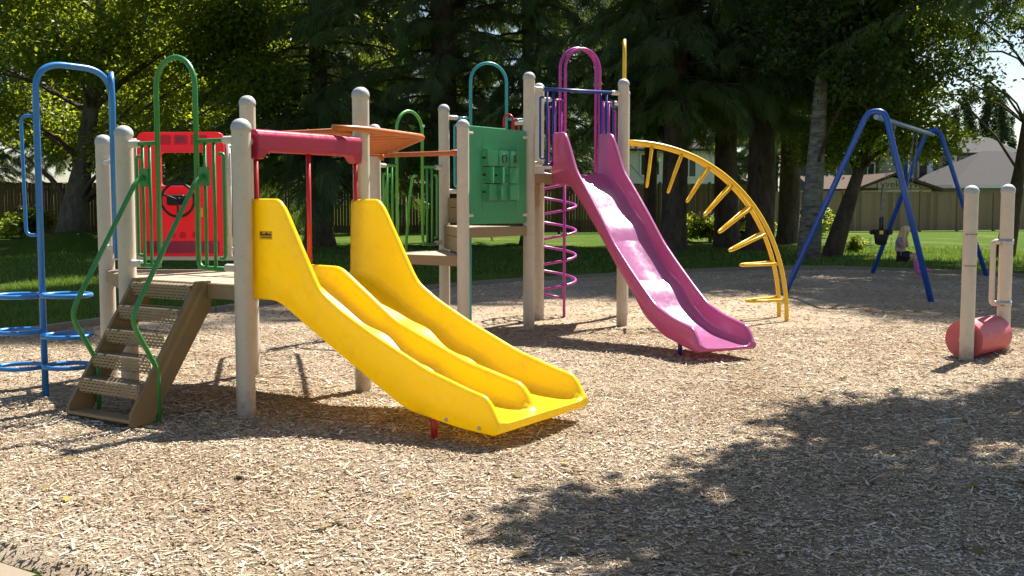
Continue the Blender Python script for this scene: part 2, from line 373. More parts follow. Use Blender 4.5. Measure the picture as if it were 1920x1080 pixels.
nf = 220; fx, fy = rng.uniform(-5, 6, nf), rng.uniform(4.3, 15, nf); okf = sdist(fx, fy) > .1; fx, fy = fx[okf], fy[okf]; nf = len(fx); fa = rng.uniform(0, 6.28, nf); fl_ = rng.uniform(.025, .05, nf)
fc = np.stack([fx, fy, bedz(fx, fy) + .012], 1); fd = np.stack([np.cos(fa), np.sin(fa), rng.normal(0, .2, nf)], 1) * fl_[:, None]; fn_ = np.stack([-np.sin(fa), np.cos(fa), rng.normal(0, .3, nf)], 1) * fl_[:, None] * .5
fv = np.stack([fc - fd, fc - fn_ + [0, 0, .004], fc + fd, fc + fn_ + [0, 0, .004]], 1).reshape(-1, 3)
M['deadleaf'] = leafmat('fallen_leaf', (.20, .13, .04), (.38, .30, .06), (.3, .25, .05), .2, .8)
tag(link('fallen_leaves', fast_mesh('fallen_leaves', fv, np.arange(nf * 4).reshape(-1, 4)), M['deadleaf']), kind='stuff')
# timber edging round the bed
te = empty('timber_edging', (BED[0].x, BED[0].y, 0), 'low grey timber edging round the wood chip play area', 'edging')
def timbers(poly, zc=.035):
    for a, b in zip(poly[:-1], poly[1:]):
        Lg = (b - a).length; nseg = max(1, round(Lg / 2.4)); d = (b - a) / nseg
        for i in range(nseg):
            p = a + d * i; q = p + d * .992; z = zc + random.uniform(-.008, .01)
            MB().obox((p.x, p.y, z), (q.x, q.y, z + random.uniform(-.006, .006)), (0, 0, 1), .11, .15).build('timber', M['timber'], te)
timbers(BED[:10]); timbers([b + Vector((-.06, -.09, 0)) for b in BED[13:18]], -.05)

# ------------------------------------------------------------------ play structure
P = dict(A=(-1.79, 7.28), B=(-2.796, 7.934), C=(-2.143, 8.94), D=(-1.136, 8.286), E=(-3.34, 9.0), F=(-1.483, 11.89), G=(-.5, 11.2), H=(-.795, 12.87), I=(.188, 12.18), J=(1.287, 12.75), K=(.325, 13.3), L=(1.42, 13.9))
TOP = dict(A=2.02, B=2.02, C=2.33, D=2.33, E=2.02, F=2.31, G=2.31, H=2.61, I=2.90, J=2.89, K=2.90, L=2.89)
V2 = lambda k, z=0: Vector((*P[k], z))
PS = empty('play_structure', (-.6, 10.2, 0), 'large multicoloured climbing structure with tan posts and two plastic slides', 'play structure')
PR = .0635
for kk, p in P.items():
    t = TOP[kk]
    post = MB().lathe((p[0], p[1], -.1), [(PR, 0), (PR, t - .065 + .1)], 24).build('post', M['post'], PS)
    c = MB().lathe((p[0], p[1], t), [(PR + .001, -.068), (PR + .0045, -.066), (PR + .0045, -.05), (PR + .002, -.03), (.055, -.012), (.040, .002), (.022, .010), (.001, .013)], 24)
    c.build('post_cap', M['cap'], post)
    d = (Vector((0, 0, 0)) - Vector((*p, 0))).normalized()
    MB().tube([Vector((*p, t - .10)) + d * (PR - .003), Vector((*p, t - .10)) + d * (PR + .004)], .006, 8).build('bolt', M['galv'], post)
def clamp(k, other, z, ln=.105, r=.027):
    """pale sleeve that holds a rail end against a post"""
    a = V2(k, z); d = (Vector((*P[other], z)) - a).normalized()
    m = MB().tube([a + d * (PR - .01), a + d * (PR + .02), a + d * (PR + ln - .012), a + d * (PR + ln)], [r * 1.12, r, r, r * .8], 12)
    m.build('clamp', M['clamp'], PS)
    return a + d * (PR + ln - .01)
def deck(keys, z, th=.10):
    pts = [Vector(P[k]) for k in keys]; c = sum(pts, Vector((0, 0))) / len(pts)
    pts = [c + (p - c) * .985 for p in pts]
    d = MB().prism(pts, z - .02, z).build('deck', M['deck'], PS)
    n = len(pts)
    for i in range(n):
        a, b = pts[i], pts[(i + 1) % n]; e = (b - a).normalized() * .05
        MB().obox((a.x + e.x, a.y + e.y, z - th / 2 - .004), (b.x - e.x, b.y - e.y, z - th / 2 - .004), (0, 0, 1), .035, th).build('deck_beam', M['deckedge'], d)
    return d
Z1, Z2, Z3, Z4 = .93, 1.22, 1.53, 1.80
deck('ADCB', Z1); deck('BCE', Z1); deck('FGH', Z1); deck('GIH', Z2); deck('HIK', Z3); deck('IJLK', Z4)
def riser(a, b, z0, z1):
    MB().obox((*Vector(P[a]).lerp(Vector(P[b]), .06), (z0 + z1) / 2 - .005), (*Vector(P[a]).lerp(Vector(P[b]), .94), (z0 + z1) / 2 - .005), (0, 0, 1), .03, z1 - z0 - .03).build('step_riser', M['deckedge'], PS)
riser('G', 'H', Z1 + .01, Z2 - .09); riser('H', 'I', Z2 + .01, Z3 - .09); riser('I', 'K', Z3 + .01, Z4 - .09)

class Plane:
    """vertical plane between two posts: (t metres along, z) -> point"""
    def __init__(s, a, b, off=0.0):
        s.a = V2(a); s.b = V2(b); s.L = (s.b - s.a).length; s.d = (s.b - s.a) / s.L; s.n = Vector((s.d.y, -s.d.x, 0)); s.o = s.n * off
    def __call__(s, t, z, out=0.0): return s.a + s.d * t + Vector((0, 0, z)) + s.o + s.n * out
def arch_pts(pl, t0, t1, z0, ztop, n=14):
    r = (t1 - t0) / 2; c = (t0 + t1) / 2; pts = [pl(t0, z0)]
    for i in range(n + 1):
        a = math.pi * (1 - i / n); pts.append(pl(c + r * math.cos(a), ztop - r + r * math.sin(a)))
    return pts + [pl(t1, z0)]
def guard(a, b, mat, zb, zt, left, right, arch=None, rb=.0125, ra=.019, off=0.0, clampz=True, label=None):
    """guard made of a top rail, bar clusters beside the posts and an optional tall arch between them.
    left / right: list of metre offsets of the bars, the one nearest the post is a rounded loop"""
    pl = Plane(a, b, off); root = None
    if clampz:
        clamp(a, b, zt); clamp(b, a, zt); clamp(a, b, zb + .01); clamp(b, a, zb + .01)
    def cluster(ts, sgn):
        m = MB(); lo, hi = min(ts), max(ts); outer, inner = (lo, hi) if sgn > 0 else (hi, lo)
        m.tube(fillet([pl(inner, zt), pl(inner, zb), pl(outer - sgn * .035, zb)], .07), ra * .9 if arch else rb * 1.15, 10)
        m.tube([pl(.13 if sgn > 0 else pl.L - .13, zb), pl(inner, zb)], rb * 1.1, 8)
        m.tube(fillet([pl(outer + sgn * .045, zt - .09), pl(outer, zt - .09), pl(outer, zb + .07), pl(outer + sgn * .045, zb + .07)], .045), rb, 8)
        for t in ts:
            if t not in (inner, outer): m.tube([pl(t, zt), pl(t, zb)], rb, 8)
        return m
    if arch:
        t0, t1, top = arch
        root = MB().tube(arch_pts(pl, t0, t1, zb + .06, top), ra, 12).build('arch_rail', mat, PS, label=label)
        MB().tube([pl(.12, zt), pl(t0, zt)], rb * 1.3, 10).build('top_rail', mat, root)
        MB().tube([pl(t1, zt), pl(pl.L - .12, zt)], rb * 1.3, 10).build('top_rail', mat, root)
    else:
        root = MB().tube([pl(.1, zt), pl(pl.L - .1, zt)], ra, 12).build('top_rail', mat, PS, label=label)
    if left: cluster(left, 1).build('guard_bars', mat, root)
    if right: cluster(right, -1).build('guard_bars', mat, root)
    return pl, root

# stairs side (B -> A): green arch, guards, sloping hand rails, steps
plS, archS = guard('B', 'A', M['green'], 1.03, 1.895, [.135, .20, .275, .364], [.763, .845, .935, 1.03], (.364, .763, 2.475), label='green arched rail at the head of the steps')
for t, tb in ((.232, .2), (.852, .8)):
    s = [(0.0, 1.655), (.03, 1.66), (.09, 1.62), (.60, .80), (.625, .73), (.60, .66), (.46, .42), (.44, .36), (.44, -.05)]
    hr = MB().tube(fillet([plS(t, z, q) for q, z in s], .06, 5), .0165, 12).build('hand_rail', M['green'], archS)
    MB().box(plS(t, 1.655, .012), (.09, .02, .13), math.atan2(plS.d.y, plS.d.x)).build('bracket', M['green'], hr)
stair = MB()
def stringer(t):
    pts = [(-.02, Z1 + .015), (.10, Z1 + .015), (.66, .12), (.66, .04), (.50, .04), (-.02, Z1 - .16)]
    a = [plS(t - .014, z, q) for q, z in pts]; return MB().extrude(a, plS.d * .028)
TS = (.20, .845)
st_ = stringer(TS[0]).build('stair_stringer', M['stair'], PS); stringer(TS[1]).build('stair_stringer', M['stair'], PS)
for i in range(5):
    zt = Z1 - .012 - .155 * i; q0 = .015 + .112 * i
    prof = [(q0 - .03, zt), (q0 + .118, zt), (q0 + .126, zt - .010), (q0 + .118, zt - .095), (q0 + .09, zt - .105)]
    vs = []; uv = []; acc = 0
    for j, (q_, z_) in enumerate(prof):
        if j: acc += math.hypot(q_ - prof[j - 1][0], z_ - prof[j - 1][1])
        for t in (TS[0] + .016, TS[1] - .016): vs.append(plS(t, z_, q_)); uv.append((t, acc))
    fs = [(2 * j, 2 * j + 1, 2 * j + 3, 2 * j + 2) for j in range(len(prof) - 1)]
    o = MB().add(vs, fs).build('stair_tread', M['tread'], PS)
    ul = o.data.uv_layers.new(name='UVMap')
    for lp in o.data.loops: ul.data[lp.index].uv = uv[lp.vertex_index]
MB().obox(plS(TS[0], .075, .6), plS(TS[1], .075, .6), (0, 0, 1), .13, .02).build('stair_foot_plate', M['deckedge'], PS)

# ------- slides
def slide(name, mid, ang, width, rim, bed, bot, div, mat, length, label, hump=()):
    d = Vector((math.cos(R(ang)), math.sin(R(ang)), 0)); wv = Vector((-d.y, d.x, 0)); o0 = Vector((*mid, 0))
    us = sorted(set(list(np.linspace(0, length, 62)) + [length - .012, length - .03, length - .05]))
    zr = smooth_curve(rim, us, .045); zb = smooth_curve(bed, us, .10); zo = smooth_curve(bot, us, .07)
    zd = smooth_curve(div, us, .05) if div else None
    for c, a, s_ in hump: zb = [z + a * math.exp(-((u - c) / s_) ** 2) for z, u in zip(zb, us)]
    hw = width / 2; secs = []
    for i, u in enumerate(us):
        b, o = zb[i], zo[i]; r = max(zr[i], b + .012); h_ = r - b; fl = min(1, max(0, h_ / .10))
        if u > length - .06: o = o + .03 * ((u - length + .06) / .06) ** 2
        half = [(hw - .012, o), (hw, o + .02), (hw, r - .022), (hw - .006, r - .008), (hw - .018, r), (hw - .034, r - .002), (hw - .046, r - .014 * fl), (hw - .053, r - .035 * fl),
                (hw - .066, b + .055 * fl), (hw - .082, b + .022 * fl), (hw - .11, b + .005 * fl), (hw - .15, b)]
        if div:
            e = max(zd[i], b + .002); g = min(1, max(0, (e - b) / .10))
            half += [(.16, b), (.085, b + .004 * g), (.062, b + .02 * g), (.046, b + .055 * g), (.034, e - .035 * g), (.026, e - .012 * g), (.012, e - .001)]
            mid_ = [(0, e)]
        else: mid_ = [(.05, b - .004), (0, b - .005)]; half += [(hw - .22, b - .003)]; mid_ = [(0, b - .005)]
        prof = [(-v, z) for v, z in half] + mid_ + [(v, z) for v, z in reversed(half)]
        secs.append([o0 + d * u + wv * v + Vector((0, 0, z)) for v, z in prof])
    npf = len(secs[0]); vs = [p for s in secs for p in s]; fs = []
    for i in range(len(secs) - 1):
        for j in range(npf): k2 = (j + 1) % npf; fs.append((i * npf + j, i * npf + k2, (i + 1) * npf + k2, (i + 1) * npf + j))
    fs.append(tuple(range(npf))); fs.append(tuple((len(secs) - 1) * npf + j for j in range(npf - 1, -1, -1)))
    ob = MB().add(vs, fs, True).build(name, mat, PS, label=label)
    bm = bmesh.new(); bm.from_mesh(ob.data); bmesh.ops.recalc_face_normals(bm, faces=bm.faces)
    for f in bm.faces:
        if len(f.verts) > 4: f.smooth = False
    bm.to_mesh(ob.data); bm.free()
    return ob, lambda u, v, z: o0 + d * u + wv * v + Vector((0, 0, z))
midY = ((P['A'][0] + P['D'][0]) / 2, (P['A'][1] + P['D'][1]) / 2)
ys_, yf = slide('double_slide', midY, -33, 1.06,
    [(-.1, 1.505), (.268, 1.505), (.60, .915), (.80, .785), (1.08, .645), (1.475, .472), (1.80, .372), (1.925, .345), (1.97, .24), (2.0, .17)],
    [(-.1, .93), (.2, .925), (.42, .80), (.70, .61), (1.0, .455), (1.4, .275), (1.68, .205), (2.0, .185)],
    [(-.1, .832), (.236, .832), (.426, .714), (1.056, .352), (1.309, .212), (1.711, .142), (2.0, .118)],
    [(-.1, 1.045), (.32, 1.037), (.82, .69), (1.40, .46), (1.845, .345), (1.90, .235), (1.94, .18), (2.0, .1)], M['yslide'], 2.0, 'yellow plastic double slide with a low divider between two chutes', hump=((.80, .035, .13), (1.18, .03, .12)))
for u, z in ((1.62, .185), (1.86, .16)):
    MB().tube([yf(u, -.525, z), yf(u, -.538, z)], .012, 8).build('bolt', M['galv'], ys_)
MB().tube(fillet([yf(1.40, -.47, .24), yf(1.50, -.49, .17), yf(1.50, -.49, -.06)], .05), .021, 10).build('slide_leg', M['redbar'], ys_)
MB().tube(fillet([yf(1.35, .3, .24), yf(1.46, .3, .16), yf(1.45, .3, -.06)], .05), .021, 10).build('slide_leg', M['redbar'], ys_)
# maker's sticker on the near cheek: pale plate, dark unreadable lettering
lab = MB().extrude([yf(u, -.531, z) for u, z in ((.085, 1.235), (.20, 1.235), (.20, 1.29), (.085, 1.29))], yf(0, -.0015, 0) - yf(0, 0, 0)).build('sticker', M['stickery'], ys_)
lt = MB()
for u0, u1, z0, z1 in ((.092, .105, 1.262, 1.284), (.107, .14, 1.262, 1.270), (.142, .155, 1.262, 1.280), (.157, .19, 1.262, 1.271), (.105, .19, 1.247, 1.251)):
    lt.extrude([yf(u, -.533, z) for u, z in ((u0, z0), (u1, z0), (u1, z1), (u0, z1))], yf(0, -.0012, 0) - yf(0, 0, 0))
lt.build('lettering', M['ink'], ys_)
midP = ((P['I'][0] + P['J'][0]) / 2, (P['I'][1] + P['J'][1]) / 2)
ps_, pf = slide('single_slide', midP, -65, .64,
    [(-.2, 2.26), (.28, 2.255), (.52, 1.85), (.83, 1.575), (1.05, 1.37), (1.34, 1.085), (1.6, .885), (1.9, .67), (2.15, .505), (2.44, .415), (2.79, .35), (2.85, .26), (2.89, .17)],
    [(-.2, 1.80), (.26, 1.80), (.52, 1.635), (.83, 1.35), (1.05, 1.16), (1.34, .88), (1.6, .67), (1.9, .46), (2.15, .31), (2.44, .215), (2.9, .165)],
    [(-.2, 1.69), (.40, 1.675), (.716, 1.44), (1.143, 1.083), (1.476, .79), (1.748, .576), (1.967, .376), (2.3, .228), (2.65, .162), (2.9, .12)],
    None, M['pslide'], 2.89, 'magenta plastic wave slide running down from the tall deck', hump=((1.02, .035, .14), (1.72, .04, .16)))
for v in (-.16, .18):
    MB().tube(fillet([pf(2.28, v, .25), pf(2.36, v, .16), pf(2.35, v, -.05)], .04), .021, 10).build('slide_leg', M['navy'], ps_)
# crimson sit-bar hood over the double slide
plA = Plane('A', 'D', .03)
prof = [(-.045, 1.818), (-.055, 1.835), (-.055, 1.875), (-.045, 1.89), (-.052, 1.905), (-.05, 1.94), (-.03, 1.962), (.0, 1.968), (.03, 1.96), (.05, 1.93), (.05, 1.835), (.04, 1.818)]
vs = []; tsn = [.075, .085, .13, .15, .18, .6, 1.02, 1.05, 1.07, 1.115, 1.125]
for i, t in enumerate(tsn):
    dip = -.05 if i in (1, 2, 8, 9) else (-.048 if i in (0, 10) else (-.03 if i in (3, 7) else (0 if i != 5 else .0)))
    for q, z in prof: vs.append(plA(t, z + (dip if z < 1.825 else 0), q))
npf = len(prof); fs = [(i * npf + j, i * npf + (j + 1) % npf, (i + 1) * npf + (j + 1) % npf, (i + 1) * npf + j) for i in range(len(tsn) - 1) for j in range(npf)]
fs += [tuple(range(npf)), tuple((len(tsn) - 1) * npf + j for j in range(npf - 1, -1, -1))]
hood = MB().add(vs, fs).build('slide_hood', M['hood'], PS, label='crimson plastic bar across the top of the yellow slide')
bm = bmesh.new(); bm.from_mesh(hood.data); bmesh.ops.recalc_face_normals(bm, faces=bm.faces); bm.to_mesh(hood.data); bm.free()
bv = hood.modifiers.new('bevel', 'BEVEL'); bv.width = .008; bv.segments = 2; bv.limit_method = 'ANGLE'
clamp('A', 'D', 1.885, .10, .03); clamp('D', 'A', 1.885, .10, .03)
for t, z0 in ((.10, 1.1), (.60, 1.0), (1.10, 1.1)):
    MB().tube([plA(t, 1.82), plA(t, z0 - .15)], .0175, 10).build('hood_pole', M['redbar'], hood)

# ------- red steering panel (E - C side)
plE = Plane('E', 'C', .0); x0, x1 = .29, 1.0
def panel_frame(pl, t0, t1, z0, z1, hole, th, mat, name, parent, label=None, r=.06):
    a0, a1, b0, b1 = hole; nrm = pl.n * th
    out = fillet([Vector((t0, z0, 0)), Vector((t1, z0, 0)), Vector((t1, z1, 0)), Vector((t0, z1, 0))], r, 4, True)
    inn = fillet([Vector((a0, b0, 0)), Vector((a1, b0, 0)), Vector((a1, b1, 0)), Vector((a0, b1, 0))], .035, 4, True)
    n = len(out); vs = []
    for ring in (out, inn):
        for off in (-.5, .5): vs += [pl(p.x, p.y) + nrm * off for p in ring]
    fs = []
    for i in range(n):
        j = (i + 1) % n
        fs += [(i, j, n + j, n + i), (2 * n + j, 2 * n + i, 3 * n + i, 3 * n + j), (j, i, 2 * n + i, 2 * n + j), (n + i, n + j, 3 * n + j, 3 * n + i)]
    o = MB().add(vs, fs).build(name, mat, parent, label=label)
    bm = bmesh.new(); bm.from_mesh(o.data); bmesh.ops.recalc_face_normals(bm, faces=bm.faces); bm.to_mesh(o.data); bm.free()
    b_ = o.modifiers.new('bevel', 'BEVEL'); b_.width = .009; b_.segments = 2; b_.limit_method = 'ANGLE'; b_.angle_limit = R(50)
    return o
rp = panel_frame(plE, x0, x1, 1.04, 2.05, (.475, .86, 1.615, 1.885), .06, M['redpanel'], 'steering_panel', PS, 'red plastic play panel with a black steering wheel')
out = 1 if plE.n.y < 0 else -1
for t0, t1 in ((.44, .57), (.60, .71), (.74, .87)): MB().box(plE(( t0 + t1) / 2, 1.985, out * .034), (t1 - t0, .012, .075), math.atan2(plE.d.y, plE.d.x), .004).build('moulded_tab', M['redpanel'], rp)
MB().box(plE(.655, 1.985, out * .0415), (.07, .003, .04), math.atan2(plE.d.y, plE.d.x)).build('dark_sticker', M['hood'], rp)
wc = plE(.65, 1.50, out * .12); ring = [wc + plE.d * .135 * math.cos(a) + Vector((0, 0, .135 * math.sin(a))) for a in np.linspace(0, 2 * math.pi, 28, endpoint=False)]
wh = MB().tube(ring, .011, 8, closed=True); 
for a in (R(20), R(160), R(270)): wh.tube([wc, wc + plE.d * .13 * math.cos(a) + Vector((0, 0, .13 * math.sin(a)))], .009, 8)
wh.tube([wc, wc - plE.n * out * .1], .02, 10)
wh.build('steering_wheel', M['black'], rp)
MB().box(plE(.615, 1.50, out * .055), (.15, .05, .085), math.atan2(plE.d.y, plE.d.x), .008).build('wheel_hub_box', M['black'], rp)
MB().box(plE(.80, 1.40, out * .032), (.05, .004, .075), math.atan2(plE.d.y, plE.d.x)).build('warning_sticker', M['stickery'], rp)
for t in (.565, .655, .76): MB().box(plE(t, 1.215, out * .033), (.05, .008, .045), math.atan2(plE.d.y, plE.d.x), .003).build('moulded_tab', M['redpanel'], rp)
MB().box(plE(.645, 1.115, out * .032), (.62, .006, .10), math.atan2(plE.d.y, plE.d.x), .003).build('foot_strip', M['hood'], rp)
for t in (.255, 1.035):
    MB().tube([plE(t, 1.02), plE(t, 2.0)], .02, 10).build('panel_side_tube', M['clamp'], rp)
MB().obox(plE(.07, 1.025), plE(1.13, 1.025), (0, 0, 1), .03, .035).build('panel_foot_rail', M['clamp'], rp)
for z in (1.1, 1.93):
    for a, b in (('E', 'C'), ('C', 'E')): clamp(a, b, z, .12, .016)

# ------- overhead ladder, orange
ZL = 2.0
rr_ = fillet([Vector((-1.30, 7.98, ZL + .02)), Vector((-1.10, 8.10, ZL + .02)), Vector((-.70, 8.78, ZL)), Vector((-1.30, 11.45, ZL - .01))], .14, 8)
lr_ = fillet([Vector((-2.02, 8.62, ZL + .02)), Vector((-1.85, 8.70, ZL + .02)), Vector((-1.50, 9.25, ZL)), Vector((-1.95, 11.2, ZL - .01)), Vector((-1.42, 11.78, ZL - .01))], .14, 8)
lad = MB().tube(rr_, .022, 10).build('overhead_ladder_rail', M['orange'], PS, label='orange overhead ladder with close rungs'); MB().tube(lr_, .022, 10).build('ladder_rail', M['orange'], lad)
for i in range(9):
    t = i / 8; a = Vector((-.73, 8.9, ZL - .005)).lerp(Vector((-1.28, 11.35, ZL - .012)), t); b = Vector((-1.50, 9.25, ZL - .005)).lerp(Vector((-1.93, 11.1, ZL - .012)), t)
    MB().tube([a, b], .0145, 8).build('rung', M['orange'], lad)
for i in range(3):
    t = (i + .6) / 3; a = Vector((-1.12, 8.12, ZL + .01)).lerp(Vector((-.74, 8.74, ZL)), t); b = Vector((-1.84, 8.70, ZL + .01)).lerp(Vector((-1.52, 9.2, ZL)), t)
    MB().tube([a, b], .0145, 8).build('rung', M['orange'], lad)
MB().tube([V2('C', ZL + .02) + Vector((.07, -.04, 0)), V2('D', ZL + .02) - Vector((.07, -.04, 0))], .026, 10).build('ladder_cross_bar', M['orange'], lad)
g_ = V2('G', ZL - .015); f_ = V2('F', ZL - .015)
MB().tube(fillet([g_.lerp(f_, .055), g_.lerp(f_, .15) , g_.lerp(f_, .94)], .05), [.034, .034, .03, .028, .027, .026, .026, .026, .026], 10).build('ladder_cross_bar', M['orange'], lad)
MB().tube([f_ + Vector((.1, -.2, -.06)), f_ + Vector((.1, -.2, .01))], .024, 8).build('ladder_stop', M['orange'], lad)

# ------- tic-tac-toe panel on G - I
plG = Plane('G', 'I', .0); gout = 1 if plG.n.y < 0 else -1; az = math.atan2(plG.d.y, plG.d.x)
gp = panel_frame(plG, .085, 1.115, Z2 + .035, 2.265, (.31, .90, 1.50, 2.03), .045, M['gpanel'], 'noughts_and_crosses_panel', PS, 'green plastic noughts and crosses panel with nine turning blocks', r=.02)
for (t0, t1, z0, z1) in ((.31, .90, 2.115, 2.12), (.31, .90, 1.395, 1.40), (.30, .305, 1.40, 2.12), (.905, .91, 1.40, 2.12)):
    MB().box(plG((t0 + t1) / 2, (z0 + z1) / 2, gout * .0235), (t1 - t0, .004, z1 - z0), az).build('moulded_line', M['gpanel'], gp)
angs = [[0, .06, .12], [.5, .42, .08], [.2, .25, .05]]
for r_ in range(3):
    MB().tube([plG(.30, 1.945 - r_ * .178, gout * .02), plG(.91, 1.945 - r_ * .178, gout * .02)], .012, 8).build('axle', M['black'], gp)
    for c_ in range(3):
        ct = plG(.41 + c_ * .195, 1.945 - r_ * .178, gout * .028); zc = .083; m = MB(); a0 = angs[r_][c_]
        pts = [(math.cos(a0 + k * 2 * math.pi / 3 + math.pi / 2) * .114, math.sin(a0 + k * 2 * math.pi / 3 + math.pi / 2) * .114) for k in range(3)]
        base = -gout; wp = fillet([Vector((px_, py_, 0)) for px_, py_ in pts], .02, 3, True)
        poly = [ct + plG.d * q.x + plG.n * (-gout * q.y + gout * .0) for q in wp]
        o = m.extrude([p - Vector((0, 0, zc)) for p in poly], (0, 0, 2 * zc)).build('turning_block', M['gpanel'], gp)
        bm = bmesh.new(); bm.from_mesh(o.data); bmesh.ops.recalc_face_normals(bm, faces=bm.faces); bm.to_mesh(o.data); bm.free()
        if r_ == 0 and c_ in (1, 2):
            # face k=0..2 nearest the viewer carries a mark
            fa = min(range(3), key=lambda k: math.sin(a0 + k * 2 * math.pi / 3 + math.pi / 2 + math.pi / 3)) ; fang = a0 + fa * 2 * math.pi / 3 + math.pi / 2 + math.pi / 3
            fn = plG.d * math.cos(fang) + plG.n * (-gout * math.sin(fang)); ft = Vector((-fn.y, fn.x, 0)); fc = ct + fn * (.057 + .0015); mk = MB()
            if c_ == 1: mk.tube([fc + ft * (.040 * math.cos(a)) + Vector((0, 0, .046 * math.sin(a))) for a in np.linspace(0, 2 * math.pi, 24, endpoint=False)], .0075, 6, closed=True)
            else:
                for s_ in (-1, 1): mk.tube([fc + ft * .03 * s_ + Vector((0, 0, .042)), fc - ft * .03 * s_ - Vector((0, 0, .042))], .0075, 6)
            mk.build('painted_mark', M['ink'], o)
for z in (1.345, 2.19):
    clamp('G', 'I', z, .09, .026); clamp('I', 'G', z, .09, .026)

# ------- green arch F - H, teal arch and pole H - K, red loops, navy guard I - J, purple arches K - J, coil
guard('F', 'H', M['lime'], 1.0, 1.885, [.135, .20, .28, .36], [.80, .88, .97, 1.06], (.36, .80, 2.50), rb=.0125, ra=.018, label='lime green arched rail behind the lower deck')
plF = Plane('F', 'H', 0); fo = 1 if (plF.n.x < 0) else -1
for t in (.30, .72):
    MB().tube(fillet([plF(t, 1.78, .02 * fo), plF(t + .03, 1.78, .10 * fo), plF(t + .03, 1.5, .16 * fo), plF(t + .03, -.05, .30 * fo)], .10), .0165, 10).build('climber_pole', M['lime'], PS)
plH, teal = guard('H', 'K', M['teal'], 1.60, 2.47, [.13, .20], [1.0, 1.07], (.33, .78, 3.12), rb=.0125, ra=.019, label='teal arched rail over the pole climber')
MB().tube(fillet([plH(.36, 2.1, 0), plH(.36, 2.1, -.12 if plH.n.y < 0 else .12), plH(.36, -.05, -.12 if plH.n.y < 0 else .12)], .08), .0175, 10).build('climber_pole', M['teal'], teal)
MB().tube(arch_pts(Plane('H', 'I', 0), .86, .98, Z3 + .1, 2.46, 10), .014, 8).build('loop_rail', M['redbar'], PS)
MB().tube(arch_pts(Plane('H', 'I', 0), 1.0, 1.06, Z3 + .1, 2.40, 10), .012, 8).build('loop_rail', M['redbar'], PS)
clamp('I', 'H', 2.36, .12, .024)
guard('I', 'J', M['navy'], 1.90, 2.735, [.14, .23, .31], [.93, 1.01, 1.10], None, rb=.0135, ra=.02, label='navy guard rail above the magenta slide')
plK, pur = guard('K', 'L', M['purplebar'], 1.90, 2.72, [.14, .23, .31], [.93, 1.01, 1.11], (.37, .87, 3.36), rb=.0125, ra=.019, label='purple double arched rail above the coil climber')
ko = 1 if plK.n.y > 0 else -1
pk2 = Plane('K', 'L', .055 * ko); MB().tube(arch_pts(pk2, .33, .85, 1.7, 3.37), .019, 12).build('arch_rail', M['purplebar'], pur)
cc = Vector((.53, 13.95, 0)); pts = []
for i in range(5 * 24 + 1):
    a = i / 24 * 2 * math.pi; pts.append(cc + Vector((.285 * math.cos(a + 2.4), .285 * math.sin(a + 2.4), .30 + .315 * i / 24)))
coil = MB().tube(pts, .0165, 8).build('coil_climber', M['purplebar'], PS, label='purple spiral coil climber under the tall deck')
for x, y in ((.655, 13.70), (.385, 13.72)): MB().tube([(x, y, -.05), (x, y, 1.9)], .019, 10).build('coil_pole', M['purplebar'], coil)
MB().tube([(.385, 13.72, .33), (.655, 13.70, .28)], .0155, 8).build('coil_foot_bar', M['purplebar'], coil)

# ------- yellow arch climber right of J
foot0, foot1 = Vector((3.32, 13.14, 0)), Vector((3.33, 13.56, 0)); h0, h1 = Vector((1.33, 12.92, 0)), Vector((1.40, 13.36, 0))
def arc(f, hnd, n=30):
    out = []
    for i in range(n + 1):
        a = math.pi / 2 * i / n; s_ = math.sin(a) ** .96; out.append(hnd.lerp(f, s_) + Vector((0, 0, 2.19 * max(0, math.cos(a)) ** .92)))
    out[-1].z = 0; out.append(out[-1] + Vector((0, 0, -.08))); return out
ar0, ar1 = arc(foot0, h0), arc(foot1, h1)
ya = MB().tube(ar0, .026, 10).build('arch_climber_rail', M['yellowbar'], PS, label='yellow arched climber with looped rungs'); MB().tube(ar1, .026, 10).build('climber_rail', M['yellowbar'], ya)
dvec = (foot0 - h0).normalized()
for fr in (.095, .215, .335, .45, .565, .68, .80, .925):
    i = fr * 30; i0 = int(i); p = ar0[i0].lerp(ar0[i0 + 1], i - i0); q = ar1[i0].lerp(ar1[i0 + 1], i - i0); tg = (ar0[i0 + 1] - ar0[i0]).normalized()
    nrm = Vector((tg.z * dvec.x, tg.z * dvec.y, -(tg.x * dvec.x + tg.y * dvec.y)));
    if fr > .7: nrm = Vector((-dvec.x, -dvec.y, -.05))
    nrm.normalize(); ln = .50 - .05 * (fr > .7); mid_ = (p + q) / 2 + nrm * ln
    MB().tube(fillet([p, mid_ + (p - q) * .22, mid_ + (q - p) * .22, q], .09, 6), .0185, 8).build('looped_rung', M['yellowbar'], ya)
pj = Plane('J', 'L'); MB().tube(arch_pts(pj, .34, .84, 1.85, 3.42), .021, 12).build('arch_rail', M['yellowbar'], ya)

